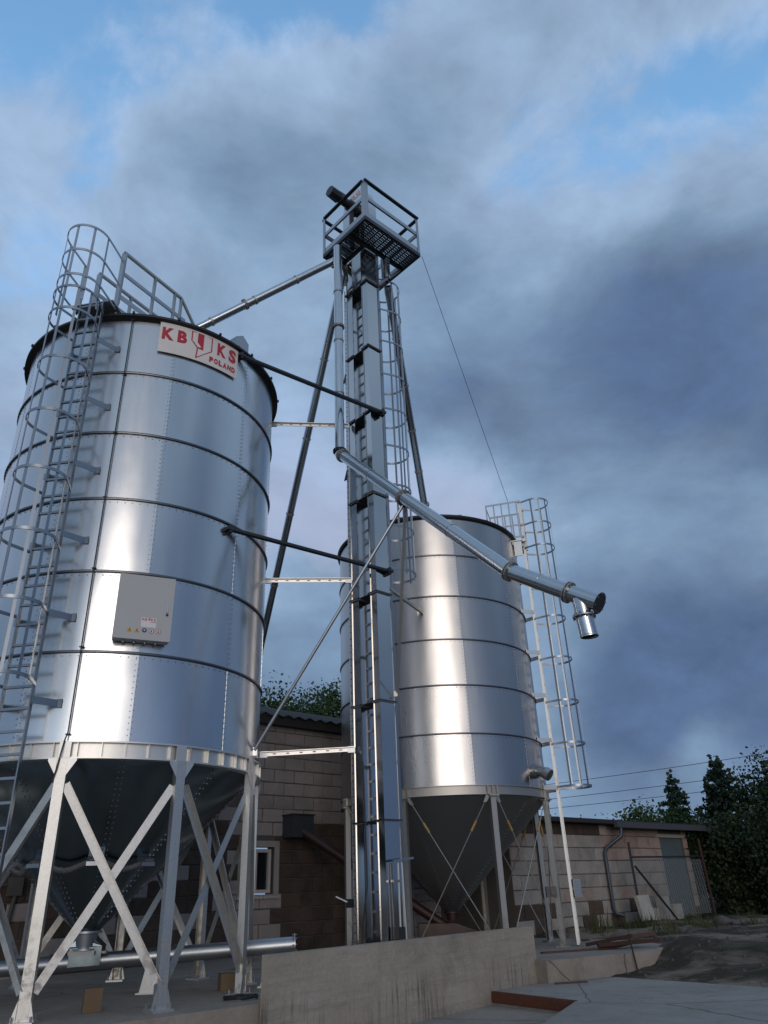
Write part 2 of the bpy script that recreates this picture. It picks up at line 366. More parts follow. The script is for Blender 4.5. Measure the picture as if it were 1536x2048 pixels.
M['rust_dark']=plain('old_dark_rust',(.045,.02,.014),.9,var=.5,scale=14,bump=.004)
M['wood']=plain('raw_timber',(.13,.085,.047),.75,var=.25,scale=10)
M['wood_old']=plain('old_timber',(.08,.045,.032),.85,var=.4,scale=9)
M['stone']=plain('stone',(.085,.075,.066),.9,var=.4,scale=5,bump=.02)
M['lime']=concrete('whitewashed_concrete',(.33,.31,.28),(.40,.38,.35),stain=(.10,.09,.05),st_amt=.8,scale=3)
M['brass']=plain('worn_yellow_turnbuckle',(.42,.27,.10),.5,metal=.4)
M['bark']=plain('bark',(.035,.027,.02),.9,var=.4,scale=8,bump=.01)
M['leaf']=leafmat('leaf_green',(.026,.055,.014),(.055,.092,.024))
M['leaf_dark']=leafmat('leaf_dark_green',(.013,.025,.010),(.028,.046,.016))
M['needle']=leafmat('needle_green',(.014,.030,.022),(.028,.050,.034))
M['grass']=leafmat('grass_green',(.035,.045,.015),(.075,.075,.028))
M['perf']=perforated('perforated_grating',(.07,.075,.085))
M['hose']=plain('corrugated_hose',(.20,.19,.19),.4,metal=.6)
def glass():
    m,N,b=newmat('dark_window_glass'); setin(N,b,'Base Color',rgb(.012,.014,.017)); setin(N,b,'Roughness',.06); return m
M['glass']=glass()
def soil():
    m,N,b=newmat('yard_soil'); P=N.n('ShaderNodeNewGeometry').outputs['Position']
    a=N.n('ShaderNodeTexNoise',{'Vector':P,'Scale':.62,'Detail':12.0,'Roughness':.72,'Distortion':.8}).outputs[0]
    q=N.n('ShaderNodeTexNoise',{'Vector':P,'Scale':14.0,'Detail':6.0,'Roughness':.7}).outputs[0]
    g=N.n('ShaderNodeTexNoise',{'Vector':N.n('ShaderNodeMapping',{0:P,1:(7,3,0)}).outputs[0],'Scale':.25,'Detail':7.0,'Roughness':.65}).outputs[0]
    col=N.mix(N.ss(a,.42,.60),rgb(.055,.042,.033),rgb(.225,.18,.14))
    far=N.ss(N.n('ShaderNodeSeparateXYZ',{0:P}).outputs[1],20.0,30.0)
    col=N.mix(N.m('MULTIPLY',N.m('MAXIMUM',N.ss(g,.54,.66),far),.9),col,rgb(.030,.034,.016))
    f=N.m('MULTIPLY_ADD',N.m('SUBTRACT',q,.5),.8,1.0)
    col=N.mix(1.0,col,N.n('ShaderNodeCombineColor',{0:f,1:f,2:f}).outputs[0],'MULTIPLY')
    setin(N,b,'Base Color',col); setin(N,b,'Roughness',.95); b.inputs['Specular IOR Level'].default_value=.15
    bp=N.n('ShaderNodeBump',{'Strength':1.0,'Distance':.05,'Height':N.m('MULTIPLY_ADD',q,.5,a)}); setin(N,b,'Normal',bp.outputs[0])
    return m
M['soil']=soil()

# ------------------------------------------------------------------ site frame
A1=R_(43.3); E1=V(math.cos(A1),math.sin(A1),0); E2=V(-math.sin(A1),math.cos(A1),0); ZU=V(0,0,1)
ZS=.32                                   # top of the foundation slab
LC=V(-4.341,11.648,ZS); LR=2.237; LH=1.15; LZ=1.83+C-ZS     # new silo: axis, radius, ring height, wall foot above the slab
RC=V(1.126,18.34,ZS); RRAD=2.367; RH=1.027; RZ=1.91+C-ZS    # older silo
WALL_A=V(-1.56,10.11,0); WALL_B=V(2.29,14.72,0)
PIT=[V(1.36,13.62,0),V(2.36,12.17,0),V(.75,8.45,0),V(-1.05,10.65,0)]

# ------------------------------------------------------------------ ground
def hgt(x,y):
    def sm(a,b,t): t=max(0,min(1,(t-a)/(b-a))); return t*t*(3-2*t)
    # dirt bank behind the apron edge line (3.1,15.8)-(5.3,12.8)
    n=V(.806,.592,0); d=(V(x,y,0)-V(3.1,15.8,0)).dot(n)
    h=-.06+.07*sm(-.25,.05,d)+.40*sm(0.1,4.2,d)
    h+=.05*math.sin(1.7*x+.6*y)*math.sin(1.1*y-.8*x)*sm(.1,1.2,d)
    h+=.03*math.sin(4.1*x+2.2*y)*math.sin(3.3*y-2.7*x)*sm(.1,.8,d)
    h+=.16*math.exp(-((x-6.2)**2/2.0+(y-15.2)**2/.9))
    h+=.22*math.exp(-((x-5.2)**2+(y-16.3)**2)/.4)
    h+=.025*math.sin(9.1*x+3.2*y)*math.sin(7.3*y-5.7*x)*sm(.2,.9,d)
    if y>30: h+=min(1.0,(y-30)*.01)
    return h
def in_poly(x,y,P,grow=0):
    s=False; n=len(P); j=n-1
    for i in range(n):
        if (P[i].y>y)!=(P[j].y>y) and x<(P[j].x-P[i].x)*(y-P[i].y)/(P[j].y-P[i].y)+P[i].x: s=not s
        j=i
    return s
g=MB(); xs=[-400,-150,-60,-30,-18]+[-14+.3*i for i in range(101)]+[18,24,34,60,150,400]
ys=[-200,-60,-20,-6]+[-2+.3*i for i in range(112)]+[36,42,55,80,140,300,900]
pc=sum(PIT,V(0,0,0))/4
PITG=[pc+(p-pc)*1.35 for p in PIT]
vs=[(x,y,hgt(x,y)-(.6 if in_poly(x,y,PITG) else 0)-(.25 if (y<16.0 and x<2.4) or (y<12 and x<5) else 0)) for y in ys for x in xs]; nx=len(xs)
g.add(vs,[(j*nx+i,j*nx+i+1,(j+1)*nx+i+1,(j+1)*nx+i) for j in range(len(ys)-1) for i in range(nx-1)])
struct('ground',g,M['soil'],ang=80)
# apron with the pit left open
ap=MB(); outer=[V(3.05,15.75,0),V(5.3,12.8,0),V(12,4.2,0),V(12,-8,0),V(-14,-8,0),V(-14,3.0,0),V(-8.9,4.0,0),V(-1.7,10.30,0),V(2.34,14.5,0)]
# ring of quads round the pit
def apquad(*p): ap.add([(q.x,q.y,z) for z in (0,-.2) for q in p],[tuple(range(len(p))),tuple(range(2*len(p)-1,len(p)-1,-1))]+[(i,i+len(p),(i+1)%len(p)+len(p),(i+1)%len(p)) for i in range(len(p))])
apquad(outer[0],outer[8],PIT[0],PIT[1],outer[1])
apquad(outer[1],PIT[1],PIT[2],outer[3],outer[2])
apquad(PIT[2],PIT[3],outer[7],outer[6],outer[5],outer[4],outer[3])
struct('apron',ap,M['apron'])
# foundation slab carrying both silos
sl_=[(-9.6,3.4),(-2.9,9.28),(-1.66,10.36),(-1.5,10.62),(2.14,14.86),(2.4,14.42),(4.45,15.6),(5.2,16.6),(5.0,19.3),(-3.0,26.0),(-16,12.5)]
sb=MB(); n=len(sl_); sb.add([(x,y,z) for z in (ZS,-.3) for x,y in sl_],[tuple(range(n)),tuple(range(2*n-1,n-1,-1))]+[(i,(i+1)%n,n+(i+1)%n,n+i) for i in range(n)])
struct('foundation_slab',sb,M['slab'])
# pit floor, side walls and its rusty steel edging
pt=MB()
pt.add([tuple(p+V(0,0,-.165)) for p in PIT],[(0,1,2,3)])
for i in range(4):
    a,b=PIT[i],PIT[(i+1)%4]; pt.add([tuple(a+V(0,0,-.202)),tuple(b+V(0,0,-.166)),tuple(b+V(0,0,-.5)),tuple(a+V(0,0,-.5))],[(0,1,2,3)])
struct('pit',pt,M['slab'])
a,b=PIT[0],PIT[1]; d=(b-a).normalized(); inn=(pc-(a+b)/2); inn=(inn-d*inn.dot(d)).normalized()
mb=MB(); mb.beam(a+inn*.012+V(0,0,-.068),b+inn*.012+V(0,0,-.068),.012,.135); mb.beam(a-inn*.02+V(0,0,.005),b-inn*.02+V(0,0,.005),.05,.008)
solo('steel_edging',mb,M['rust'],tuple((a+b)/2),'rusty angle iron edging the far end of the shallow pit','edging')

# ------------------------------------------------------------------ concrete wall in front of the elevator
wd=(WALL_B-WALL_A).normalized(); wn=V(-wd.y,wd.x,0)
def wpt(t,s,z): q=WALL_A+wd*t+wn*s; return (q.x,q.y,z)
WL=(WALL_B-WALL_A).length
mb=MB(); nu,nv=46,8; top=[]
random.seed(3)
fr=[]
for j in range(nv+1):
    for i in range(nu+1):
        t=WL*i/nu; z=-.5+1.32*j/nv
        fr.append(wpt(t,random.uniform(-.004,.004) if 0<i<nu else 0,z+(random.uniform(-.006,.006) if j==nv else 0)))
mb.add(fr,[(j*(nu+1)+i,j*(nu+1)+i+1,(j+1)*(nu+1)+i+1,(j+1)*(nu+1)+i) for j in range(nv) for i in range(nu)])
bk=[]
for i in range(nu+1): bk.append(fr[nv*(nu+1)+i])
for i in range(nu+1): t=WL*i/nu; bk.append(wpt(t,.14,.82))
for i in range(nu+1): t=WL*i/nu; bk.append(wpt(t,.14,-.5))
mb.add(bk,[(j*(nu+1)+i,j*(nu+1)+i+1,(j+1)*(nu+1)+i+1,(j+1)*(nu+1)+i) for j in range(2) for i in range(nu)])
mb.add([wpt(0,0,-.5),wpt(0,.14,-.5),wpt(0,.14,.82),wpt(0,0,.82)],[(0,1,2,3)]); mb.add([wpt(WL,0,-.5),wpt(WL,.14,-.5),wpt(WL,.14,.82),wpt(WL,0,.82)],[(0,1,2,3)])
solo('concrete_wall',mb,M['conc_wall'],tuple(WALL_A),'long low board-marked concrete wall in front of the bucket elevator','wall',ang=50)

# ------------------------------------------------------------------ caged ladder (local frame: x outward, y along the rungs)
def caged_ladder(parent,name,az,r0,z0,z1,width,hoops,hoop_bottom,brackets,rwall,mats,rung=.28,top_ext=None,label=None,cageR=.35,origin=(0,0,0)):
    ms,mc=mats
    lad=lpart(parent,name,MB().box((r0,0,z0+.02),(.05,width,.03)),ms,loc=origin,rz=az)
    if label: lad['label']=label
    for s in (-1,1):
        lpart(lad,'stringer',MB().box((r0,s*width/2,(z0+z1)/2),(.055,.018,z1-z0)),ms)
    rm=MB().box((0,0,0),(.036,width-.02,.032)).mesh('rung',ms)
    z=z0+.2
    while z<z1-.05:
        link('rung',rm,lad,(r0,0,z)); z+=rung
    hw=width/2+.02; cx=r0+.40
    def hpath(rad=cageR):
        pts=[(r0,-hw,0)]; nr=[(0,-1,0)]
        m=18
        for i in range(m+1):
            a=-math.pi*.62+2*math.pi*.62*i/m
            pts.append((cx+rad*math.cos(a),rad*math.sin(a),0)); nr.append((math.cos(a),math.sin(a),0))
        pts.append((r0,hw,0)); nr.append((0,1,0)); return pts,nr
    p,nr=hpath(); hm=MB().strip(p,nr,.045,.010).mesh('cage_hoop',mc)
    for hz in hoops: link('cage_hoop',hm,lad,(0,0,hz))
    zt=max(hoops)
    for a in (-105,-70,-35,0,35,70,105):
        a=R_(a); q=cageR-.012
        lpart(lad,'cage_bar',MB().box((cx+q*math.cos(a),q*math.sin(a),(hoop_bottom+zt)/2),(.008,.04,zt-hoop_bottom+.04),(V(math.cos(a),math.sin(a),0),V(-math.sin(a),math.cos(a),0),ZU)),mc)
    for bz in brackets:
        for s in (-1,1):
            mb=MB(); y0=s*(width/2+.012); y1=s*(width/2+.20)
            xw=math.sqrt(max(rwall*rwall-y1*y1,0)) if rwall>1 else rwall
            mb.beam((r0+.02,y0,bz),(xw+.002,y1,bz),.008,.09); mb.beam((xw+.012,y1-s*.03,bz),(xw+.012,y1+s*.05,bz),.012,.11)
            lpart(lad,'wall_bracket',mb,ms)
    return lad

# ------------------------------------------------------------------ text as flat outlines
def text_geo(txt,size,bold=0.0):
    cu=bpy.data.curves.new('t','FONT'); cu.body=txt; cu.size=size; cu.offset=bold; cu.resolution_u=3
    o=bpy.data.objects.new('t',cu); COL.objects.link(o)
    dg=bpy.context.evaluated_depsgraph_get(); me=bpy.data.meshes.new_from_object(o.evaluated_get(dg))
    vs=[v.co.copy() for v in me.vertices]; fs=[tuple(p.vertices) for p in me.polygons]
    bpy.data.objects.remove(o); bpy.data.curves.remove(cu); bpy.data.meshes.remove(me)
    return vs,fs
def text_fit(txt,u0,u1,v0,v1,bold=0.0):
    vs,fs=text_geo(txt,1.0,bold)
    xs=[v.x for v in vs]; ys=[v.y for v in vs]; a,b,c,d=min(xs),max(xs),min(ys),max(ys)
    return [((v.x-a)/(b-a)*(u1-u0)+u0,(v.y-c)/(d-c)*(v1-v0)+v0) for v in vs],fs
def stroke(pts,w,closed=True):
    """2-D outline of width w along pts as quads"""
    vs=[];fs=[];n=len(pts)
    for i in range(n if closed else n-1):
        a=V(*pts[i],0); b=V(*pts[(i+1)%n],0); d=(b-a).normalized(); s=V(-d.y,d.x,0)*w/2; a=a-d*w/2; b=b+d*w/2
        k=len(vs); vs+=[tuple((a+s)[:2]),tuple((b+s)[:2]),tuple((b-s)[:2]),tuple((a-s)[:2])]; fs.append((k,k+1,k+2,k+3))
    return vs,fs

# ------------------------------------------------------------------ silo shell shared by both silos
def silo_shell(root,R,H,zf,nring,seam0,npan,mats,hoop_t=.03,stag=None):
    sheet,hoopm,boltm=mats
    da=2*math.pi/npan
    smesh=[]
    for k in range(2):
        ro=R+.003*k
        smesh.append(MB().lathe([(ro-.008,.0),(ro,.0),(ro,H),(ro-.008,H)],8,-.004,da+.004).mesh('wall_sheet',sheet))
    bolts=MB()
    for i in range(nring):
        z=zf+i*H
        for p in range(npan):
            off=(stag[i] if stag else 0)
            link('wall_sheet',smesh[(p+i)%2],root,(0,0,z),seam0+p*da+off)
        for p in range(npan):
            a0=seam0+p*da+(stag[i] if stag else 0)
            nb=int(H/.075)
            for q in range(1,nb):
                for s in (-.022,.022):
                    a=a0+s/R; c,d=math.cos(a),math.sin(a)
                    bolts.bolt(((R+.003)*c,(R+.003)*d,z+H*q/nb+(.018 if s>0 else 0)),(c,d,0),.009,.004)
        nb=int(2*math.pi*R/.105)
        for q in range(nb):
            a=2*math.pi*(q+.5*(i%2))/nb; c,d=math.cos(a),math.sin(a)
            for zz in (z+H-.055,):
                bolts.bolt(((R+.003)*c,(R+.003)*d,zz),(c,d,0),.010,.006)
    tag(lpart(root,'bolts',bolts,boltm),kind='stuff')
    hm=MB().lathe([(R-.005,-.022),(R+hoop_t,-.016),(R+hoop_t+.006,.0),(R+hoop_t,.016),(R-.005,.022)],96).mesh('hoop',hoopm,50)
    for i in range(1,nring): link('hoop',hm,root,(0,0,zf+i*H))
def cone_hopper(root,R,zt,zb,rb,npan,a0,mat,boltm,name='hopper_sheet'):
    da=2*math.pi/npan
    sm=MB().lathe([(R-.004,zt),(R-.012,zt),(rb-.008,zb),(rb,zb)],6,-.003,da+.003).mesh(name,mat)
    for p in range(npan): link(name,sm,root,(0,0,0),a0+p*da)
    b=MB(); L=math.hypot(R-rb,zt-zb); nb=int(L/.085); nrm_r,nrm_z=(zt-zb)/L,-(R-rb)/L
    for p in range(npan):
        for s in (-.03,.03):
            for q in range(1,nb):
                f=q/nb; r=R+(rb-R)*f; z=zt+(zb-zt)*f
                if r<.3: continue
                a=a0+p*da+s/r; c,d=math.cos(a),math.sin(a)
                b.bolt((r*c,r*d,z),(nrm_r*c,nrm_r*d,nrm_z),.012,.010)
    tag(lpart(root,'hopper_bolts',b,boltm),kind='stuff')
def cone_roof(root,R,zt,slope,npan,mat,eavem,over,rc=.35):
    da=2*math.pi/npan; za=zt+(R-rc)*slope
    for_r=R+over; ze=zt-over*slope+.03
    sm=MB().lathe([(for_r,ze),(for_r,ze+.012),(rc,za+.042),(rc,za+.03)],3,0,da).mesh('roof_sheet',mat)
    rib=MB().beam((for_r,0,ze+.03),(rc,0,za+.06),.03,.04)
    for p in range(npan):
        o=link('roof_sheet',sm,root,(0,0,0),p*da)
    rm=rib.mesh('roof_rib',mat)
    for p in range(npan): link('roof_rib',rm,root,(0,0,0),p*da)
    lpart(root,'roof_cap',MB().lathe([(0,za+.22),(.16,za+.22),(.16,za+.10),(rc+.04,za+.03),(rc+.03,za+.0),(0,za)],24,closed=False),mat)
    lpart(root,'eave',MB().lathe([(R-.02,zt-.065),(R+.018,zt-.065),(R+over+.018,ze-.02),(R+over+.018,ze+.022),(R+over,ze+.022),(R-.02,zt-.01)],96),eavem,50)

# ------------------------------------------------------------------ new silo
silo=thing('grain_silo',tuple(LC),'shiny new galvanised hopper silo with red and white sign and ten straight legs','silo','hopper silos')
silo_shell(silo,LR,LH,LZ,6,R_(-64.5),10,(M['sheet'],M['hoop'],M['bolt']),.026)
lpart(silo,'top_rim',MB().lathe([(LR-.004,LZ+6*LH),(LR+.012,LZ+6*LH-.03),(LR+.012,LZ+6*LH+.01),(LR-.004,LZ+6*LH+.01)],96),M['galv'],50)
cone_roof(silo,LR,LZ+6*LH+.0,.46,20,M['sheet'],M['dark'],.085)
cm=MB().box((LR+.112,0,LZ+6*LH+.02),(.03,.035,.045)).mesh('eave_clip',M['dark'])
for k in range(20): link('eave_clip',cm,silo,(0,0,0),R_(-64.5+18*k))
# ring beam, its stiffeners, legs and braces
BT=LZ-.004; BB=LZ-.215
lpart(silo,'ring_beam',MB().lathe([(LR-.09,BT),(LR+.055,BT),(LR+.055,BT-.018),(LR+.0,BT-.018),(LR+.0,BB+.018),(LR+.055,BB+.018),(LR+.055,BB),(LR-.09,BB)],100),M['galv_pale'],40)
stm=MB().box((LR+.027,0,(BT+BB)/2),(.05,.008,BT-BB-.038)).mesh('stiffener',M['galv_pale'])
for k in range(50): link('stiffener',stm,silo,(0,0,0),R_(-83+7.2*k+3.6))
lr=LR+.035
leg=MB(); leg.channel((lr+.05,0,.02),(lr+.05,0,BB-.002),.125,.085,.007,up=(1,0,0)); legm=leg.mesh('leg',M['galv_warm'])
fp=MB(); fp.box((lr,0,.012),(.26,.26,.024))
for s in (-1,1): fp.prism([(lr+.056,s*.066,.024),(lr+.056,s*.125,.024),(lr+.056,s*.066,.22)],(.008,0,0))
fpm=fp.mesh('foot_plate',M['galv_pale'])
gs=MB(); h=BB
for s in (-1,1): gs.prism([(lr+.052,s*.064,h-.004),(lr+.052,s*.17,h-.004),(lr+.052,s*.17,h-.03),(lr+.052,s*.064,h-.20)],(.009,0,0))
gs.box((lr+.02,0,h+.10),(.012,.14,.19)); gsm=gs.mesh('gusset',M['galv_pale'])
anm=MB()
for sx in (-.1,.1):
    for sy in (-.1,.1): anm.tube((lr+sx,sy,.02),(lr+sx,sy,.075),.012,6)
anm=anm.mesh('anchor_bolts',M['bolt'])
for k in range(10):
    o=link('leg',legm,silo,(0,0,0),R_(-83+36*k)); link('foot_plate',fpm,o); link('gusset',gsm,o); tag(link('anchor_bolts',anm,o),kind='stuff')
def cp(a,r,z): return V(r*math.cos(a),r*math.sin(a),z)
a0,a1=R_(1.6),R_(36-1.6)
br=[]
for flip in (0,1):
    p,q=(cp(a0,lr-.012+flip*.03,.28),cp(a1,lr-.012+flip*.03,BB-.30)) if not flip else (cp(a1,lr-.012+.03,.28),cp(a0,lr-.012+.03,BB-.30))
    mid=(p+q)/2; out=V(mid.x,mid.y,0).normalized()
    b=MB(); d,si,u=frame(q-p,out); b.beam(p,q,.10,.008,out); b.beam(p,q,.008,.05,out,off=(.046,-.029 if not flip else .029))
    br.append(b.mesh('brace',M['galv_warm']))
for k in range(10):
    for m_ in br: link('brace',m_,silo,(0,0,0),R_(-83+36*k))
# hopper and outlet
HZB=.78+C-ZS-.42-.42    # foot of the cone
HZB=-.33+C-ZS
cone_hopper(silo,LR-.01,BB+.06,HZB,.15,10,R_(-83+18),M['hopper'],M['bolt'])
lpart(silo,'outlet_neck',MB().lathe([(.155,HZB+.02),(.20,HZB+.015),(.20,HZB-.012),(.15,HZB-.02),(.12,HZB-.19),(.17,HZB-.195),(.17,HZB-.215),(.10,HZB-.215),(.10,HZB+.02)],24),M['galv'])
mb=MB(); mb.box((0,0,HZB-.245),(.36,.26,.05)); mb.box((.24,0,HZB-.245),(.14,.08,.03)); lpart(silo,'slide_gate',mb,M['galv_old'])
# roof hatch beside the rim
mb=MB(); a=R_(-34); zr=LZ+6*LH
def rp(a,r,z): return V(r*math.cos(a),r*math.sin(a),z)
c=rp(a,LR-.13,zr+.24); X=V(math.cos(a),math.sin(a),0); Y=V(-math.sin(a),math.cos(a),0)
mb.prism([c+Y*.15-ZU*.24,c+Y*.15-ZU*.02,c+Y*.0+ZU*.09,c-Y*.15-ZU*.02,c-Y*.15-ZU*.24],X*.42)
lpart(silo,'roof_vent',mb,M['galv'])
# conduit down the sheets
cd=lpart(silo,'conduit',MB().poly([rp(R_(-83),LR+.045,zr-.05),rp(R_(-83),LR+.045,LZ+.1),rp(R_(-83.4),LR+.075,LZ+.0),rp(R_(-83.6),LR+.10,LZ-.12),rp(R_(-84.2),LR+.115,LZ-.35),rp(R_(-85),LR+.10,LZ-.5)],.009,7),M['dark_steel'])
for k in range(7):
    z=LZ+.08+k*LH*.98
    lpart(cd,'pipe_clip',MB().box(rp(R_(-83),LR+.03,z),(.06,.03,.014),(V(math.sin(R_(83)),math.cos(R_(83)),0),V(math.cos(R_(-83)),math.sin(R_(-83)),0),ZU)),M['dark_steel'])
# ladder with cage, roof landing and handrails
zo=C-ZS
lad=caged_ladder(silo,'caged_ladder',R_(-98),LR+.25,.35,8.86+zo,.40,[h+zo for h in (8.54,8.10,7.17,6.23,5.29,4.36,3.42,2.49)],2.45+zo,[zo+2.30+LH*k for k in range(6)],LR,(M['cage'],M['cage']),.275)
mb=MB()
walk=lpart(silo,'roof_walkway',MB().box((LR+.06,0,8.86+zo),(.40,.72,.02),),M['galv'],rz=R_(-98))
walk['label']='railed landing and walkway on the roof beside the ladder top'
hw=.24; cx=LR+.65
for hz in (9.87,9.33,8.80):
    pts=[(LR+.12,-.34,0),(LR+.40,-.345,0)]; nr=[(0,-1,0),(0,-1,0)]
    for i in range(17):
        a=-math.pi*.5+math.pi*i/16; pts.append((cx-.02+.36*math.cos(a),.345*math.sin(a),0)); nr.append((math.cos(a),math.sin(a),0))
    pts+=[(LR+.40,.345,0),(LR+.12,.34,0)]; nr+=[(0,1,0),(0,1,0)]
    lpart(walk,'guard_hoop',MB().strip(pts,nr,.045,.010),M['galv'],loc=(0,0,hz+zo))
for a in (-90,-45,0,45,90):
    a=R_(a); lpart(walk,'guard_bar',MB().box((cx-.02+.35*math.cos(a),.335*math.sin(a),9.1+zo),(.008,.04,1.55),(V(math.cos(a),math.sin(a),0),V(-math.sin(a),math.cos(a),0),ZU)),M['galv'])
for s in (-1,1):
    lpart(walk,'guard_post',MB().box((LR+.12,s*.345,9.36+zo),(.05,.06,1.06)),M['galv'])
ra=R_(-98)
def wl(x,y,z):   # silo coordinates -> walkway frame
    c_,s_=math.cos(-ra),math.sin(-ra); return V(c_*x-s_*y,s_*x+c_*y,z)
def rail(off,zt):
    d=V(.51,.86,0); nn=V(-.86,.51,0)*off; O=V(-4.36,9.30,0)-V(LC.x,LC.y,0)+nn
    P=lambda t,z: wl(*(O+d*t).to_tuple()[:2],z+zo)
    lpart(walk,'handrail',MB().beam(P(0,zt),P(1.36,zt),.05,.045).beam(P(1.36,zt),P(1.85,zt-.52),.045,.04),M['galv_old'])
    lpart(walk,'mid_rail',MB().beam(P(0,zt-.46),P(1.5,zt-.46),.03,.07),M['galv'])
    lpart(walk,'toe_board',MB().beam(P(0,zt-.98),P(1.3,zt-.98),.012,.10),M['galv'])
    for t in (.02,.72,1.2,1.36): lpart(walk,'rail_post',MB().beam(P(t,zt-1.18+.35*t*.5),P(t,zt-.02),.05 if t>.1 else .09,.035),M['galv'])
rail(0,10.13); rail(.62,9.98)

# sign wrapped round the top ring
SA0,SA1=R_(-71.6),R_(-35.4); SW=(SA1-SA0)*(LR+.02); SZ0=8.06+C; SHT=.625
sgn=thing('sign',(LC.x,LC.y,SZ0),'white banner with red KB KS POLAND lettering at the top of the new silo','sign')
mb=MB().lathe([(LR+.034,0),(LR+.044,0),(LR+.044,SHT),(LR+.034,SHT)],16,SA0,SA1); lpart(sgn,'banner',mb,M['white'])
def wrap(geo,off):
    vs,fs=geo; mb=MB(); rr=LR+.044+off; out=[]
    for u,v in vs: a=SA0+u*SW/(LR+.02); out.append((rr*math.cos(a),rr*math.sin(a),v*SHT))
    mb.add(out,fs); return mb
for ch,u0,u1,v0,v1 in (('K',.03,.165,.42,.83),('B',.205,.315,.42,.83),('K',.695,.815,.46,.88),('S',.855,.965,.45,.89)):
    lpart(sgn,'letter',wrap(text_fit(ch,u0,u1,v0,v1,.05),.005),M['red'])
for k,ch in enumerate('POLAND'):
    lpart(sgn,'letter',wrap(text_fit(ch,.60+k*.062,.652+k*.062,.12+.003*k,.30+.003*k,.06),.005),M['red'])
emb=lpart(sgn,'emblem',wrap(stroke([(.37,.93),(.62,.93),(.62,.47),(.435,.08),(.445,.42),(.37,.62)],.014),.005),M['red'])
lpart(emb,'emblem_fill',wrap(([(.44,.93),(.515,.93),(.515,.40),(.445,.42),(.44,.60)],[(0,1,2,3,4)]),.006),M['red'])
lpart(emb,'emblem_flash',wrap(([(.385,.60),(.425,.63),(.49,.47),(.45,.44)],[(0,1,2,3)]),.008),M['white'])

# control cabinet on the silo wall
ca=R_(-64.7); X=V(math.cos(ca),math.sin(ca),0); Y=V(-math.sin(ca),math.cos(ca),0); cz=3.575+C
cc=V(LC.x,LC.y,cz)+X*(LR+.055)
cab=thing('control_cabinet',tuple(cc-ZU*.455),'grey steel control cabinet with warning stickers on the silo wall','cabinet')
def cbox(du,dv,dx,w,h,t): return MB().box(cc+Y*du+ZU*dv+X*dx,(t,w,h),(X,Y,ZU))
part(cab,'body',cbox(0,0,.035,.72,.90,.13),M['cab']); dr=part(cab,'door',cbox(0,.005,.113,.745,.915,.022),M['cab'])
part(dr,'handle',cbox(.30,.015,.130,.018,.11,.02),M['galv']); part(dr,'lock',MB().tube(cc+Y*.30-ZU*.075+X*.124,cc+Y*.30-ZU*.075+X*.14,.018,10),M['ink'])
def flat2(geo,u0,v0,w,h,off):
    vs,fs=geo; return MB().add([tuple(cc+Y*(u0+a*w)+ZU*(v0+b*h)+X*off) for a,b in vs],fs)
sq=([(0,0),(1,0),(1,1),(0,1)],[(0,1,2,3)])
part(dr,'name_label',flat2(sq,-.03,-.275,.20,.135,.1265),M['label'])
for ch,a in (('KB',.06),('KS',.62)): part(dr,'label_lettering',flat2(text_fit(ch,0,1,0,1,.02),-.03+.20*a,-.185,.068,.036,.1275),M['red'])
part(dr,'label_emblem',flat2(([(0,1),(1,1),(1,.5),(.4,0)],[(0,1,2,3)]),.062,-.19,.022,.045,.1275),M['red'])
part(dr,'label_lettering',flat2(text_fit('POLAND',0,1,0,1,.02),.095,-.208,.07,.014,.1275),M['red'])
tri=([(0,0),(1,0),(.5,1)],[(0,1,2)])
for u in (-.165,-.07):
    part(dr,'warning_sticker',flat2(tri,u-.035,-.355,.07,.066,.1268),M['yellow']); part(dr,'warning_mark',flat2(text_fit('!',0,1,0,1,.05),u-.005,-.347,.010,.035,.1275),M['ink'])
def disc(n=18,r=.5,c=(.5,.5)): return ([(c[0]+r*math.cos(2*math.pi*i/n),c[1]+r*math.sin(2*math.pi*i/n)) for i in range(n)],[tuple(range(n))])
def ringg(n=18,r=.5,r2=.40):
    a=disc(n,r)[0]+disc(n,r2)[0]; return (a,[(i,(i+1)%n,n+(i+1)%n,n+i) for i in range(n)])
part(dr,'duty_sticker',flat2(disc(),-.005,-.352,.062,.062,.1268),M['bluep']); part(dr,'duty_mark',flat2(disc(8,.18,(.5,.55)),-.005,-.352,.062,.062,.1275),M['label'])
for u in (.085,.175):
    part(dr,'ban_sticker',flat2(disc(),u,-.358,.066,.066,.1266),M['label']); part(dr,'ban_ring',flat2(ringg(),u,-.358,.066,.066,.1275),M['red'])
    part(dr,'ban_figure',flat2(([(.38,.25),(.62,.25),(.66,.55),(.5,.75),(.34,.55)],[(0,1,2,3,4)]),u,-.358,.066,.066,.1272),M['ink'])
for u in (-.22,-.08,.06,.2): part(cab,'cable_gland',MB().tube(cc+X*.02+Y*u-ZU*.45,cc+X*.02+Y*u-ZU*.475,.018,10),M['galv'])

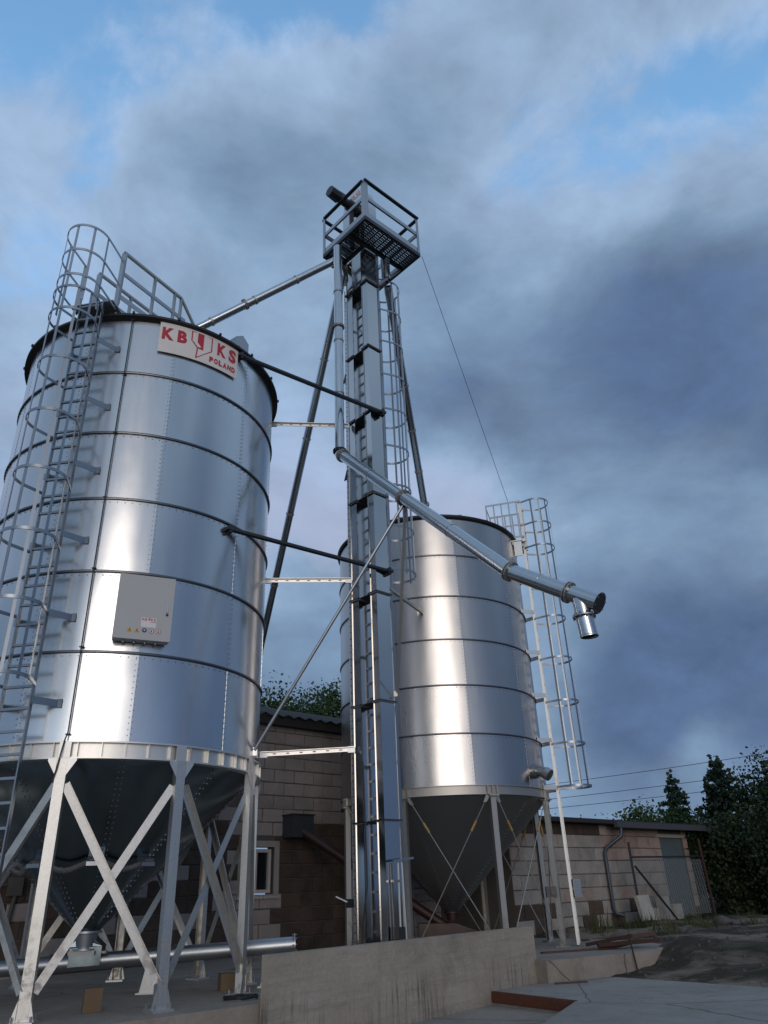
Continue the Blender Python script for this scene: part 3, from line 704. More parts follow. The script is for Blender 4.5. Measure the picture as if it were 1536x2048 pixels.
# aeration hose round the hopper
hz=.46+C
pts=[]
for i in range(25):
    a=R_(-150+120*i/24); sag=.05*math.cos(i/24*6*math.pi); pts.append(V(LC.x,LC.y,hz+sag)+V(math.cos(a),math.sin(a),0)*(1.10+.04*math.cos(i/24*6*math.pi)))
hs=thing('aeration_hose',(LC.x,LC.y,ZS),'ribbed grey aeration hose looped round the hopper of the new silo','hose')
part(hs,'hose',MB().poly(pts,.035,8),M['hose'])
for i in (1,8,16,23):
    p=pts[i]; o=(p-V(LC.x,LC.y,p.z)).normalized(); t=V(-o.y,o.x,0)
    part(hs,'air_inlet',MB().prism([p-o*.16+ZU*.10-t*.09,p-o*.16+ZU*.10+t*.09,p+o*.05-ZU*.03+t*.11,p+o*.05-ZU*.03-t*.11],(0,0,.05)),M['galv'])
rib=MB()
for i in range(len(pts)-1):
    for q in (0,.5):
        p=pts[i].lerp(pts[i+1],q); d=(pts[i+1]-pts[i]).normalized(); rib.tube(p-d*.008,p+d*.008,.041,8)
tag(part(hs,'hose_ribs',rib,M['hose']),kind='stuff')

# ------------------------------------------------------------------ older silo
old=thing('grain_silo',tuple(RC),'duller older hopper silo behind the elevator with rod bracing between its legs','silo','hopper silos')
silo_shell(old,RRAD,RH,RZ,6,R_(-77.5),10,(M['sheet_old'],M['hoop'],M['bolt_dark']),.022)
cone_roof(old,RRAD,RZ+6*RH,.46,20,M['sheet_old'],M['dark'],.05)
BT2=RZ-.004; BB2=RZ-.19
lpart(old,'ring_beam',MB().lathe([(RRAD-.06,BT2),(RRAD+.04,BT2),(RRAD+.04,BT2-.015),(RRAD+.006,BT2-.015),(RRAD+.006,BB2+.015),(RRAD+.04,BB2+.015),(RRAD+.04,BB2),(RRAD-.06,BB2)],96),M['galv_old'],40)
rr_=RRAD-.01
legm=MB().channel((rr_+.06,0,.02),(rr_+.06,0,BB2-.002),.12,.10,.008,up=(1,0,0)).mesh('leg',M['galv_old'])
fpm=MB().box((rr_,0,.012),(.24,.24,.024)).mesh('foot_plate',M['galv_old'])
cap=MB().box((rr_+.02,0,BB2-.02),(.22,.22,.03))
for s in (-.07,0,.07): cap.box((rr_+.05,s*1.6,BB2+.09),(.05,.02,.17))
capm=cap.mesh('leg_head',M['galv_old'])
for k in range(8):
    o=link('leg',legm,old,(0,0,0),R_(-69+45*k)); link('foot_plate',fpm,o); link('leg_head',capm,o)
a0,a1=R_(3.0),R_(42.0)
for k in range(8):
    for fl in (0,1):
        u,v=(a0,a1) if not fl else (a1,a0); r2=rr_+.0+fl*.02
        p,q=cp(u,r2,BB2-.06),cp(v,r2,.12); d=(q-p).normalized()
        o=lpart(old,'tie_rod',MB().tube(p,q,.011,6),M['galv_old'],rz=R_(-69+45*k))
        lpart(o,'turnbuckle',MB().tube(p+d*.50,p+d*.72,.026,8),M['brass'])
        s=V(-math.sin(u),math.cos(u),0); lpart(o,'clevis',MB().prism([p-d*.06+s*.05,p-d*.06-s*.05,p+d*.10-s*.035,p+d*.10+s*.035],V(math.cos(u),math.sin(u),0)*.03),M['galv_pale'])
HB2=-.42+C-ZS
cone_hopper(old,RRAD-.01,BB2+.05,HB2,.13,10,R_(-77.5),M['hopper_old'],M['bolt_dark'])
lpart(old,'outlet_neck',MB().lathe([(.14,HB2+.02),(.18,HB2+.01),(.18,HB2-.02),(.13,HB2-.03),(.11,HB2-.16),(.07,HB2-.16),(.07,HB2+.02)],20),M['redpipe'])
zo=C-ZS
caged_ladder(old,'caged_ladder',R_(-15),RRAD+.25,.02,9.12+zo,.38,[h+zo for h in (9.12,8.45,7.80,6.82,5.88,4.85,3.83,2.88,1.96)],1.96+zo,[zo+1.95+RH*k for k in range(6)]+[zo+7.9],RRAD,(M['galv_pale'],M['cage']),.275)
mb=MB(); plat=lpart(old,'roof_platform',MB().box((RRAD-.05,0,7.98+zo),(.55,.75,.03)).box((RRAD+.10,-.36,7.75+zo),(.2,.02,.40)),M['galv_pale'],rz=R_(-15))
for zz in (9.10,8.42,8.08):
    for s in (-1,1): lpart(plat,'guard_rail',MB().beam((RRAD+.30,s*.37,zz+zo),(RRAD-.62,s*.37,zz+zo),.012,.045),M['galv'])
    lpart(plat,'guard_rail',MB().beam((RRAD-.62,-.37,zz+zo),(RRAD-.62,.37,zz+zo),.012,.045),M['galv'])
for s in (-1,1):
    for t in range(5): lpart(plat,'guard_bar',MB().box((RRAD-.61+.20*t,s*.36,8.6+zo),(.035,.012,1.05)),M['galv'])
    lpart(plat,'post',MB().box((RRAD+.27,s*.30,8.55+zo),(.08,.06,1.2)),M['galv_pale'])
# aeration fan stub near the wall foot
a=R_(-36); o_=V(math.cos(a),math.sin(a),0); p=rp(a,RRAD,RZ+.33)
mb=MB().tube(p,p+o_*.10,.15,16).tube(p+o_*.10,p+o_*.26-ZU*.05,.11,14).tube(p+o_*.26-ZU*.05,p+o_*.36-ZU*.12,.13,14); lpart(old,'manhole',mb,M['sheet_old'])
# junction box and control box on the legs
p=RC+rp(R_(-15),RRAD+.34,1.05)
bx=thing('junction_box',(p.x,p.y,ZS+.9),'cream junction box fixed to the foot of the older silo ladder','box')
part(bx,'body',MB().box(p,(.12,.20,.34),(V(math.cos(R_(-60)),math.sin(R_(-60)),0),V(math.sin(R_(60)),math.cos(R_(60)),0),ZU)),M['galv_pale'])
part(bx,'cover',MB().box(p+V(math.cos(R_(-60)),math.sin(R_(-60)),0)*.066,(.012,.19,.30),(V(math.cos(R_(-60)),math.sin(R_(-60)),0),V(math.sin(R_(60)),math.cos(R_(60)),0),ZU)),M['galv_pale'])
p=RC+rp(R_(-24),RRAD+.02,1.0)+V(-.16,-.06,0)
bx=thing('junction_box',(p.x,p.y,ZS+.9),'small dark switch box on a leg of the older silo','box')
part(bx,'body',MB().box(p,(.20,.10,.20)),M['dark_steel']); part(bx,'socket',MB().box(p+V(.03,-.06,0),(.08,.03,.12)),M['motor'])

# ------------------------------------------------------------------ bucket elevator (local x = E1, y = E2)
EB=V(-.19,12.195,ZS); el=thing('bucket_elevator',tuple(EB),'tall twin-leg bucket elevator with railed platform and motor at its head','elevator',rz=A1)
zl=lambda z: z+C-ZS
TX=.316; T1=(0,.155); T2=(.49,.67)
FZ=[-1.08,1.0,2.83,4.74,6.74,8.62,10.28,12.13,14.20]
for i in range(len(FZ)-1):
    a,b=zl(FZ[i])+.012,zl(FZ[i+1])-.012
    for (y0,y1) in (T1,T2):
        lpart(el,'casing_section',MB().b2((.004,y0,a),(TX,y1,b)),M['casing'])
        mb=MB()
        mb.b2((-.010,y1-.003,a),(.0035,y1+.003,b)); mb.b2((.0,y0-.006,a),(.008,y0-.0005,b))
        lpart(el,'casing_seam',mb,M['casing'])
for i in range(1,len(FZ)-1):
    z=zl(FZ[i]); fl=MB()
    for (y0,y1) in (T1,T2):
        for lo,hi in (((-.04,y0-.04,z-.011),(-.0005,y1+.04,z+.011)),((TX+.0005,y0-.04,z-.011),(TX+.04,y1+.04,z+.011)),((0,y0-.04,z-.011),(TX,y0-.0005,z+.011)),((0,y1+.0005,z-.011),(TX,y1+.04,z+.011))): fl.b2(lo,hi)
        for q in range(6):
            for x in (-.025,): fl.bolt((x,y0+(y1-y0)*q/5,z-.012),(0,0,-1),.009,.012)
        for q in range(8): fl.bolt((TX*q/7,y0-.022,z-.012),(0,0,-1),.009,.012)
    f=lpart(el,'flange',fl,M['hoop'])
    lpart(f,'web_plate',MB().b2((.0,T1[1]+.041,z-.008),(TX,T2[0]-.041,z+.008)),M['dark_steel'])
# cable tray with slots and a bright guide strip at the left
tr=lpart(el,'cable_tray',MB().b2((.0,.705,zl(-1.05)),(.012,.748,zl(12.0))),M['galv_pale'])
sl2=MB()
z=-1.0
while z<11.9:
    sl2.b2((-.003,.706,zl(z)),(-.0005,.747,zl(z)+.012)); z+=.12
tag(lpart(tr,'slots',sl2,M['ink']),kind='stuff')
lpart(el,'conduit',MB().tube((.05,.80,zl(-.05)),(.05,.80,zl(12.4)),.016,8),M['galv_pale'])
mb=MB(); mb.box((.02,.86,zl(-.12)),(.05,.14,.12)); o=lpart(el,'switch',mb,M['dark_steel']); lpart(o,'lever',MB().beam((.0,.90,zl(-.10)),(-.10,1.06,zl(-.02)),.025,.018),M['galv_pale'])
for z in (9.75,7.35): lpart(el,'cable_bracket',MB().prism([(0,.755,zl(z)),(0,.84,zl(z)),(0,.755,zl(z)+.22)],(.02,0,0)),M['dark_steel'])
# ladder behind the legs
caged_ladder(el,'caged_ladder',0.0,TX+.16,zl(-1.0),zl(13.15),.39,[zl(h) for h in (5.35,6.25,7.15,8.05,8.95,9.85,10.75,11.65,12.55)],zl(5.30),[],.3,(M['cage'],M['cage']),.275,origin=(0,.325,0),cageR=.34)
for z in (1.9,3.8,5.7,7.6,9.5,11.4): lpart(el,'ladder_bracket',MB().beam((TX+.005,.14,zl(z)),(TX+.16,.14,zl(z)),.01,.06).beam((TX+.005,.51,zl(z)),(TX+.16,.51,zl(z)),.01,.06),M['galv'])
# platform
PX0,PX1,PY0,PY1=-.571,1.13,-.664,.826; PZ=zl(13.17)
pf=lpart(el,'platform',MB().b2((PX0,PY0,PZ-.10),(PX1,PY0+.05,PZ)).b2((PX0,PY1-.05,PZ-.10),(PX1,PY1,PZ)).b2((PX0,PY0+.0505,PZ-.10),(PX0+.05,PY1-.0505,PZ)).b2((PX1-.05,PY0+.0505,PZ-.10),(PX1,PY1-.0505,PZ)).b2((PX0+.0505,-.09,PZ-.10),(PX1-.0505,-.04,PZ-.004)).b2((-.09,-.0395,PZ-.10),(-.04,PY1-.0505,PZ-.004)),M['dark_steel'])
npl=11; w=(PX1-PX0-.11)/npl
for k in range(npl):
    x0=PX0+.055+k*w; pl=MB().b2((0,0,-.003),(w-.012,.57,0)); pl.b2((0,0,-.05),(.004,.57,-.0035)); pl.b2((w-.016,0,-.05),(w-.012,.57,-.0035))
    lpart(pf,'floor_plank',pl,M['perf'],loc=(x0,PY0+.052,PZ-.02))
npl=5; w2=(PY1+.03-.06)/npl
for k in range(npl):
    pl=MB().b2((0,0,-.003),(.47,w2-.012,0)); pl.b2((0,0,-.05),(.47,.004,-.0035)); pl.b2((0,w2-.016,-.05),(.47,w2-.012,-.0035))
    lpart(pf,'floor_plank',pl,M['perf'],loc=(PX0+.052,-.03+k*w2,PZ-.02))
for (x,y,sx,sy) in ((PX0,PY0,1,1),(PX1,PY0,-1,1),(PX0,PY1,1,-1),(PX1,PY1,-1,-1)):
    wd_=.11 if (sx,sy)==(1,1) else .07
    lpart(pf,'post',MB().b2((min(x,x+sx*wd_),min(y,y+sy*.008),PZ+.002),(max(x,x+sx*wd_),max(y,y+sy*.008),PZ+1.12)).b2((min(x,x+sx*.008),min(y+sy*.0085,y+sy*wd_),PZ+.002),(max(x,x+sx*.008),max(y+sy*.0085,y+sy*wd_),PZ+1.12)),M['galv'])
def side(p,q,name,z,w_,h_,mat): lpart(pf,name,MB().beam((*p,PZ+z),(*q,PZ+z),w_,h_),mat)
cs=[(PX0,PY0),(PX1,PY0),(PX1,PY1),(PX0,PY1)]; ctr=V((PX0+PX1)/2,(PY0+PY1)/2,0)
for k in range(4):
    p,q=V(*cs[k],0),V(*cs[(k+1)%4],0); d=(q-p).normalized(); nn=V(-d.y,d.x,0)
    inn=nn if (ctr-p).dot(nn)>0 else -nn
    e=.0 if k%2==0 else .055
    side((p+d*(e-.0)).to_tuple()[:2],(q-d*e).to_tuple()[:2],'top_rail',1.145,.075,.04,M['dark_steel'])
    side((p+inn*.03+d*.012).to_tuple()[:2],(q+inn*.03-d*.012).to_tuple()[:2],'mid_rail',.62,.04,.10,M['galv'])
    side((p+inn*.022+d*.02).to_tuple()[:2],(q+inn*.022-d*.02).to_tuple()[:2],'toe_board',.085,.018,.15,M['galv'])
lpart(el,'platform_strut',MB().beam((TX+.01,-.05,PZ-1.0),(PX1-.1,-.06,PZ-.12),.05,.05),M['galv']); lpart(el,'platform_strut',MB().beam((1.05,.70,PZ-.14),(.55,.72,PZ-.95),.09,.05),M['galv'])
# head housing and drive
hx=[(.158,y,PZ+z) for y,z in ((-.06,1.03),(.74,1.03),(.74,1.60),(.62,1.98),(.34,2.14),(.06,1.98),(-.06,1.60))]
hd=lpart(el,'head_housing',MB().prism(hx,(.36,0,0)),M['casing'])
lpart(hd,'name_plate',MB().b2((-.030,.06,PZ+1.80),(-.0235,.42,PZ+1.96)),M['label'])
gk,gf=text_fit('KS',0,1,0,1,.03); lpart(hd,'lettering',MB().add([(-.032,.215-.13*u,PZ+1.83+.10*v) for u,v in gk],gf),M['red'])
gk,gf=text_fit('KB',0,1,0,1,.03); lpart(hd,'lettering',MB().add([(-.032,.405-.13*u,PZ+1.83+.10*v) for u,v in gk],gf),M['red'])
mz=PZ+1.40
mt=lpart(el,'drive_motor',MB().tube((-.06,.26,mz),(-.26,.26,mz),.14,16).tube((-.26,.26,mz),(-.58,.25,mz),.105,16),M['motor'])
lpart(mt,'fan_cowl',MB().tube((-.56,.25,mz),(-.84,.24,mz),.145,8,.135),M['motor']); lpart(mt,'terminal_box',MB().box((-.46,.25,mz+.14),(.16,.12,.08)),M['motor'])
lpart(mt,'shaft_guard',MB().tube((-.024,.26,mz),(-.06,.26,mz),.17,18),M['dark_steel'])
lpart(mt,'motor_arm',MB().beam((-.16,.26,mz-.13),(-.16,.26,PZ+.02),.05,.10),M['dark_steel'])
# discharge chutes below the head
lpart(el,'discharge_chute',MB().tube((-.10,.72,PZ-.02),(-.40,.62,PZ-.30),.13,16).tube((.05,.75,PZ-.06),(.05,.72,PZ-.55),.11,14),M['casing'])
lpart(el,'discharge_chute',MB().tube((.60,-.02,PZ-.06),(.62,.0,PZ-.62),.11,16,.10).tube((.62,.0,PZ-.62),(.62,.0,PZ-.68),.05,12),M['pipe'])
# boot and belt tensioner
lpart(el,'boot',MB().b2((-.03,-.04,.0),(TX+.06,.72,.40)).b2((-.045,-.05,.40),(TX+.075,.735,.42)),M['casing'])
tn=lpart(el,'belt_tensioner',MB().b2((.07,-.115,.20),(.25,-.095,.23)).b2((.07,-.115,1.24),(.25,-.02,1.27)),M['galv'])
lpart(tn,'screw',MB().tube((.16,-.10,.22),(.16,-.10,1.5),.014,8),M['galv_pale']); lpart(tn,'crank',MB().beam((.02,-.12,1.52),(.42,-.16,1.56),.04,.03),M['galv']); lpart(tn,'rod',MB().tube((.26,-.12,.16),(.22,-.12,1.50),.016,8),M['galv_pale'])
lpart(tn,'motor_stop',MB().b2((.11,-.15,.40),(.20,-.115,.66)),M['ink'])
cb=MB().poly([(-.02,.44,3.0),(-.015,.42,2.0),(-.02,.40,1.2),(-.05,.44,.9),(-.06,.49,.6),(-.07,.50,.1)],.012,6); lpart(el,'cable',cb,M['dark'])

# ------------------------------------------------------------------ spout pipes
def ring(mb,p,d,r,t=.016,w=.028):
    d=d.normalized(); mb.tube(p-d*t,p+d*t,r+w,24)
def spout(name,label,pts,r,joints,mat,cat='pipe',bolts=True):
    pts=[V(*p) for p in pts]; th=thing(name,tuple(pts[-1]),label,cat)
    for a,b,fr_ in joints:
        part(th,'pipe_section',MB().pipe(a,b,r),mat)
    return th
def run(th,a,b,r,n,mat,flm,fl=True,clamp=.012):
    a,b=V(*a),V(*b); d=(b-a).normalized()
    for k in range(n):
        part(th,'pipe_section',MB().pipe(a.lerp(b,k/n)+d*(.001 if k else 0),a.lerp(b,(k+1)/n),r),mat)
    for k in range(1,n):
        p=a.lerp(b,k/n); part(th,'clamp_ring',MB().tube(p-d*.02,p+d*.02,r+clamp,24),flm)
def flange(th,p,d,r,mat,w=.032,two=True):
    p=V(*p); d=d.normalized(); mb=MB()
    for s in ((-.016,.016) if two else (0,)): mb.tube(p+d*(s-.007),p+d*(s+.007),r+w,28)
    f=part(th,'flange',mb,mat)
    d_,si,u=frame(d); bm_=MB()
    for k in range(10):
        a=2*math.pi*k/10; q=p+(si*math.cos(a)+u*math.sin(a))*(r+w*.62); bm_.tube(q-d*.035,q+d*.035,.008,6)
    tag(part(f,'flange_bolts',bm_,M['bolt_dark']),kind='stuff')
zr=C
D0=V(-.80,12.0,12.95+C); D1=V(-.80,12.0,7.56+C); PA=V(-.78,11.93,7.44+C); PB=V(1.61,8.91,3.66+C); PC=V(2.21,8.49,3.18+C); PD=V(2.50,8.29,2.955+C)
ls=thing('loading_spout',tuple(D1),'galvanised loading spout sloping forward from the elevator to a forked outlet','spout')
run(ls,D0,D1,.092,4,M['pipe'],M['galv'])
flange(ls,D0.lerp(D1,.43),D1-D0,.092,M['galv_old']); flange(ls,D1+V(0,0,-.01),V(0,0,1),.10,M['dark_steel'])
part(ls,'elbow',MB().poly([D1+V(0,0,-.02),D1+V(0,0,-.07),PA+(PB-PA).normalized()*.02,PA+(PB-PA).normalized()*.10],.098,20),M['pipe'],ang=60)
dAB=(PB-PA).normalized(); PA2=PA+dAB*.10; J=PA.lerp(PB,.46)
flange(ls,PA2,dAB,.10,M['galv_old'])
run(ls,PA2,J,.10,2,M['pipe'],M['pipe'],clamp=.005); run(ls,J,PB,.102,2,M['pipe'],M['pipe'],clamp=.005); flange(ls,J,dAB,.102,M['galv_old'])
flange(ls,PB,(PC-PB)+dAB,.104,M['galv_old'])
dBC=(PC-PB).normalized(); run(ls,PB+dBC*.01,PC,.103,2,M['pipe'],M['pipe'],clamp=.003); flange(ls,PC,dBC,.103,M['galv_old'])
part(ls,'fork_body',MB().pipe(PC,PD,.103),M['pipe'])
part(ls,'end_cover',MB().tube(PD,PD+dBC*.010,.135,28),M['dark_steel'])
mb=MB(); d_,si,u=frame(dBC)
for k in range(8):
    a=2*math.pi*(k+.5)/8; q=PD+dBC*.010+(si*math.cos(a)+u*math.sin(a))*.118; mb.tube(q,q+dBC*.012,.009,6)
tag(part(ls,'cover_bolts',mb,M['bolt']),kind='stuff')
o0=PC.lerp(PD,.35)+V(0,0,-.02); o1=V(2.335,8.42,2.84+C); o2=V(2.36,8.44,2.60+C)
part(ls,'fork_branch',MB().tube(o0,o1,.095,20,.100,caps=False),M['pipe']); flange(ls,o1,V(0,0,1),.105,M['galv_old'],two=False)
part(ls,'outlet_sleeve',MB().pipe(o1+V(0,0,-.01),o2,.106),M['pipe']); part(ls,'sleeve_bead',MB().pipe(o2+V(0,0,.012),o2-V(0,0,.002),.110),M['galv'])
# pipes to the silos and the barn
s1=thing('spout_pipe',(-.95,12.2,12.55+C),'inclined pipe from the elevator head to the roof of the new silo','pipe','grain pipes from the elevator head')
run(s1,(-.86,12.15,12.72+C),(LC.x+.05,LC.y,10.05+C),.085,4,M['pipe'],M['galv_old']); flange(s1,V(-.86,12.15,12.72+C).lerp(V(LC.x,LC.y,10.05+C),.55),V(-3.4,-.5,-2.6),.085,M['galv_old'])
s2=thing('spout_pipe',(.30,12.6,12.4+C),'steep pipe from the elevator head to the roof of the older silo','pipe','grain pipes from the elevator head')
run(s2,(.30,12.75,12.45+C),(RC.x+.02,RC.y-.1,9.45+C),.10,5,M['pipe'],M['galv_old']); flange(s2,V(RC.x+.01,RC.y-.25,9.53+C),V(.8,5.6,-3),.10,M['galv_old'])
s3=thing('spout_pipe',(-.75,12.5,12.4+C),'long pipe from the elevator head down behind the new silo to the barn','pipe','grain pipes from the elevator head')
run(s3,(-.72,12.45,12.55+C),(-3.95,20.05,4.35+C),.09,6,M['pipe'],M['galv_old'])

# ------------------------------------------------------------------ struts between the silo and the elevator
def strut(p,q,label,kind='dark',w=.06,grp='struts between new silo and elevator'):
    p,q=V(*p),V(*q); th=thing('strut',tuple(p),label,'strut',grp); d=(q-p).normalized()
    if kind=='dark':
        for s in (-1,1): part(th,'channel_bar',MB().beam(p+d.cross(ZU).normalized()*s*.028,q+d.cross(ZU).normalized()*s*.028,.022,.045),M['dark_steel'])
        for e in (p,q):
            part(th,'end_bracket',MB().box(e,(.13,.11,.05),frame(d)).box(e+ZU*.045,(.05,.09,.04),frame(d)).box(e-ZU*.045,(.05,.09,.04),frame(d)),M['dark_steel'])
    else:
        part(th,'slotted_bar',MB().beam(p,q,.012,w).beam(p,q,.045,.010,off=(.022,w/2+.004)),M['galv_pale'])
        sb_=MB(); L=(q-p).length; n=int(L/.19); si=d.cross(ZU).normalized()
        for k in range(1,n):
            for s in (-1,1): sb_.box(p.lerp(q,k/n)+si*s*.0068,(.05,.0012,.016),frame(d))
        tag(part(th,'slots',sb_,M['ink']),kind='stuff')
        for e,s in ((p,1),(q,-1)): part(th,'end_plate',MB().box(e+d*s*.04,(.12,.03,.10),frame(d)),M['galv'])
strut((-2.43,10.36,8.60+C),(.045,12.28,8.60+C),'dark double bar strut at the sign level of the new silo')
strut((-2.43,10.38,5.17+C),(.045,12.35,5.17+C),'dark double bar strut below the middle of the new silo')
strut((-2.20,12.42,8.52+C),(-.66,12.62,8.54+C),'upper pale slotted strut between silo and elevator, behind the dropping pipe','pale')
strut((-2.20,12.42,5.11+C),(-.66,12.62,5.13+C),'middle pale slotted strut between silo and elevator','pale')
strut((-2.16,12.42,2.07+C),(-.66,12.62,2.13+C),'lowest pale slotted strut at the ring beam of the new silo','pale')
JJ=J+V(0,0,-.13)
th=thing('brace_bar',(-2.09,11.45,1.98+C),'long diagonal bar propping the loading spout from the silo ring beam','brace')
part(th,'bar',MB().tube((-2.09,11.45,1.98+C),JJ,.026,10),M['galv']); part(th,'foot_lug',MB().box((-2.12,11.47,1.96+C),(.14,.05,.12)),M['galv_pale']); part(th,'pipe_saddle',MB().tube(JJ+V(-.03,0,-.02),JJ+V(.03,0,.06),.06,12),M['dark_steel'])
th=thing('brace_bar',(.10,12.3,2.95+C),'steep flat bar propping the loading spout from the elevator leg','brace')
part(th,'bar',MB().beam((.10,12.36,2.95+C),JJ+V(.03,.04,0),.05,.02),M['galv_old']); part(th,'foot_lug',MB().box((.07,12.36,2.95+C),(.06,.05,.09)),M['galv_old'])
th=thing('strut',(.05,12.55,4.55+C),'slender strut tying the elevator to the older silo wall','strut')
Pq=V(.78,16.03,5.66+C); part(th,'bar',MB().beam((.02,12.45,4.75+C+.15),Pq,.05,.06),M['galv_old']); part(th,'wall_plate',MB().box(Pq,(.24,.05,.20)),M['galv_old'])
th=solo('guy_wire',MB().tube((1.12,12.50,13.1+C),(3.33,17.5,9.20+C),.006,5),M['dark_steel'],(1.12,12.5,13.1+C),'thin steel guy wire from the platform to the older silo roof','wire')

# ------------------------------------------------------------------ screw conveyor below the new silo
cv=thing('screw_conveyor',(-4.3,11.68,ZS),'galvanised screw conveyor tube running under the hopper of the new silo','conveyor')
qa,qb=V(-6.4,11.40,-.75+C),V(-1.52,12.12,-.60+C); dd=(qb-qa).normalized()
run(cv,qa,qb,.10,3,M['galv'],M['cage'],clamp=.02); flange(cv,qb,dd,.10,M['galv'],w=.04,two=False)
part(cv,'inlet_box',MB().box((-4.32,11.70,-.62+C),(.42,.28,.22),(dd,dd.cross(ZU)*-1,ZU)).prism([(-4.55,11.66,-.5+C),(-4.1,11.72,-.5+C),(-4.22,11.70,-.40+C),(-4.42,11.68,-.40+C)],(0,.2,0)),M['hopper'])
for t in (.16,.60,.93):
    p=qa.lerp(qb,t); part(cv,'support',MB().prism([(p.x-.12,p.y,ZS+.005),(p.x+.12,p.y,ZS+.005),(p.x+.04,p.y,p.z-.08),(p.x-.04,p.y,p.z-.08)],(0,.06,0)).box((p.x,p.y,ZS+.012),(.30,.16,.02)),M['galv_pale'])
part(cv,'drive',MB().tube(qa-dd*.05,qa-dd*.5,.12,14),M['motor'])
# timber packing blocks on the slab
for (x,y,h,lab) in ((-3.62,10.15,.24,'yellowish timber block on the slab beside the front leg of the new silo'),(-2.42,11.9,.20,'brown timber block on the slab beside the screw conveyor end')):
    solo('timber_block',MB().box((x,y,ZS+h/2+.002),(.20,.17,h),(V(.9,.43,0),V(-.43,.9,0),ZU)),M['wood'],(x,y,ZS),lab,'block')
pts=[V(-2.0,10.75,ZS+.02)+V(.20*math.cos(t*.5)*(1+.1*math.sin(t)),.16*math.sin(t*.5),.012*(t%5)*.5) for t in range(30)]
solo('cable_coil',MB().poly(pts,.012,6),M['dark'],(-2.0,10.75,ZS),'loose coil of black cable on the slab near the concrete wall','cable')

# ------------------------------------------------------------------ block walls
def block_wall(parent,O,d,nrm,t0,t1,z0,z1,bh,bw,openings,matf,core_t=.24,limit=None,name='block'):
    """O world point, d along, nrm outward; blocks stand proud of a recessed mortar core"""
    core=MB(); 
    # core in pieces round the openings
    cuts=sorted({t0,t1,*[a for o in openings for a in o[:2]]})
    for a,b in zip(cuts,cuts[1:]):
        zs=[(z0,z1)]
        for o in openings:
            if o[0]<=a+1e-6 and o[1]>=b-1e-6:
                nz=[]
                for q in zs: nz+=[(q[0],min(q[1],o[2])),(max(q[0],o[3]),q[1])]
                zs=[q for q in nz if q[1]-q[0]>.01]
        for q in zs:
            c=O+d*((a+b)/2)-nrm*(core_t/2+.012); core.box((c.x,c.y,(q[0]+q[1])/2),(b-a,core_t,q[1]-q[0]),(d,nrm,ZU))
    w=part(parent,'wall',core,M['mortar'])
    cache={}; row=0; z=z0
    while z<z1-.05:
        hb=min(bh,z1-z); t=t0-(bw/2 if row%2 else 0)
        while t<t1-.04:
            a,b=max(t,t0),min(t+bw,t1); segs=[(a,b)]
            for o in openings:
                if z+hb>o[2]+.02 and z<o[3]-.02:
                    ns=[]
                    for s in segs: ns+=[(s[0],min(s[1],o[0])),(max(s[0],o[1]),s[1])]
                    segs=[s for s in ns if s[1]-s[0]>.06]
            for s in segs:
                mid=(s[0]+s[1])/2; zc=z+hb/2
                if limit and not limit(mid,zc): continue
                mat=matf(mid,zc); L=round(s[1]-s[0]-.022,2); H=round(hb-.022,3); key=(L,H,mat.name,random.randint(0,2))
                if key not in cache:
                    m_=MB(); j=lambda: random.uniform(-.006,.006); hl,hh=L/2,H/2; bv=.012
                    vv=[(-hl,-.03,-hh),(hl,-.03,-hh),(hl,-.03,hh),(-hl,-.03,hh)]
                    vv+=[(-hl+j(),.0,-hh+j()),(hl+j(),.0,-hh+j()),(hl+j(),.0,hh+j()),(-hl+j(),.0,hh+j())]
                    vv+=[(-hl+bv+j(),.012,-hh+bv+j()),(hl-bv+j(),.012,-hh+bv+j()),(hl-bv+j(),.012,hh-bv+j()),(-hl+bv+j(),.012,hh-bv+j())]
                    m_.add(vv,[(i,(i+1)%4,4+(i+1)%4,4+i) for i in range(4)]+[(4+i,4+(i+1)%4,8+(i+1)%4,8+i) for i in range(4)]+[(8,9,10,11)])
                    cache[key]=m_.mesh(name,mat)
                p=O+d*mid+nrm*random.uniform(-.004,.006)
                o=link(name,cache[key],w,(0,0,0)); o.location=V(p.x,p.y,zc)-ORG[w]
                o.rotation_euler=(0,0,math.atan2(d.y,d.x)+math.pi if False else math.atan2(d.y,d.x)); 
                if nrm.dot(V(-d.y,d.x,0))<0: o.rotation_euler=(0,0,math.atan2(-d.y,-d.x))
            t+=bw
        z+=bh; row+=1
    return w
NB=-E2                                   # outward side of the barn walls faces the yard
BO=V(-2.2,19.5,0); 
barn=thing('barn',(BO.x,BO.y,ZS),'tall block barn with dark corrugated roof edge behind the silos','building')
win=(-1.78,-.93,.06+C,1.05+C)
random.seed(11)
def barn_mat(t,z):
    edge=1.35+C+.18*math.sin(t*2.1)
    if t>-.85 and t<3 and z<edge: return M['block_brown']
    if t<-2.2 and z<edge+.1 and random.random()<.72: return M['block_brown']
    return M['block']
def barn_lim(t,z):
    if t<-1.9: return z<1.75+C
    if t>1.5: return z<.9+C
    return True
block_wall(barn,BO,E1,NB,-8.2,8.4,ZS-.02,4.02+C,.30,.60,[win],barn_mat,limit=barn_lim)
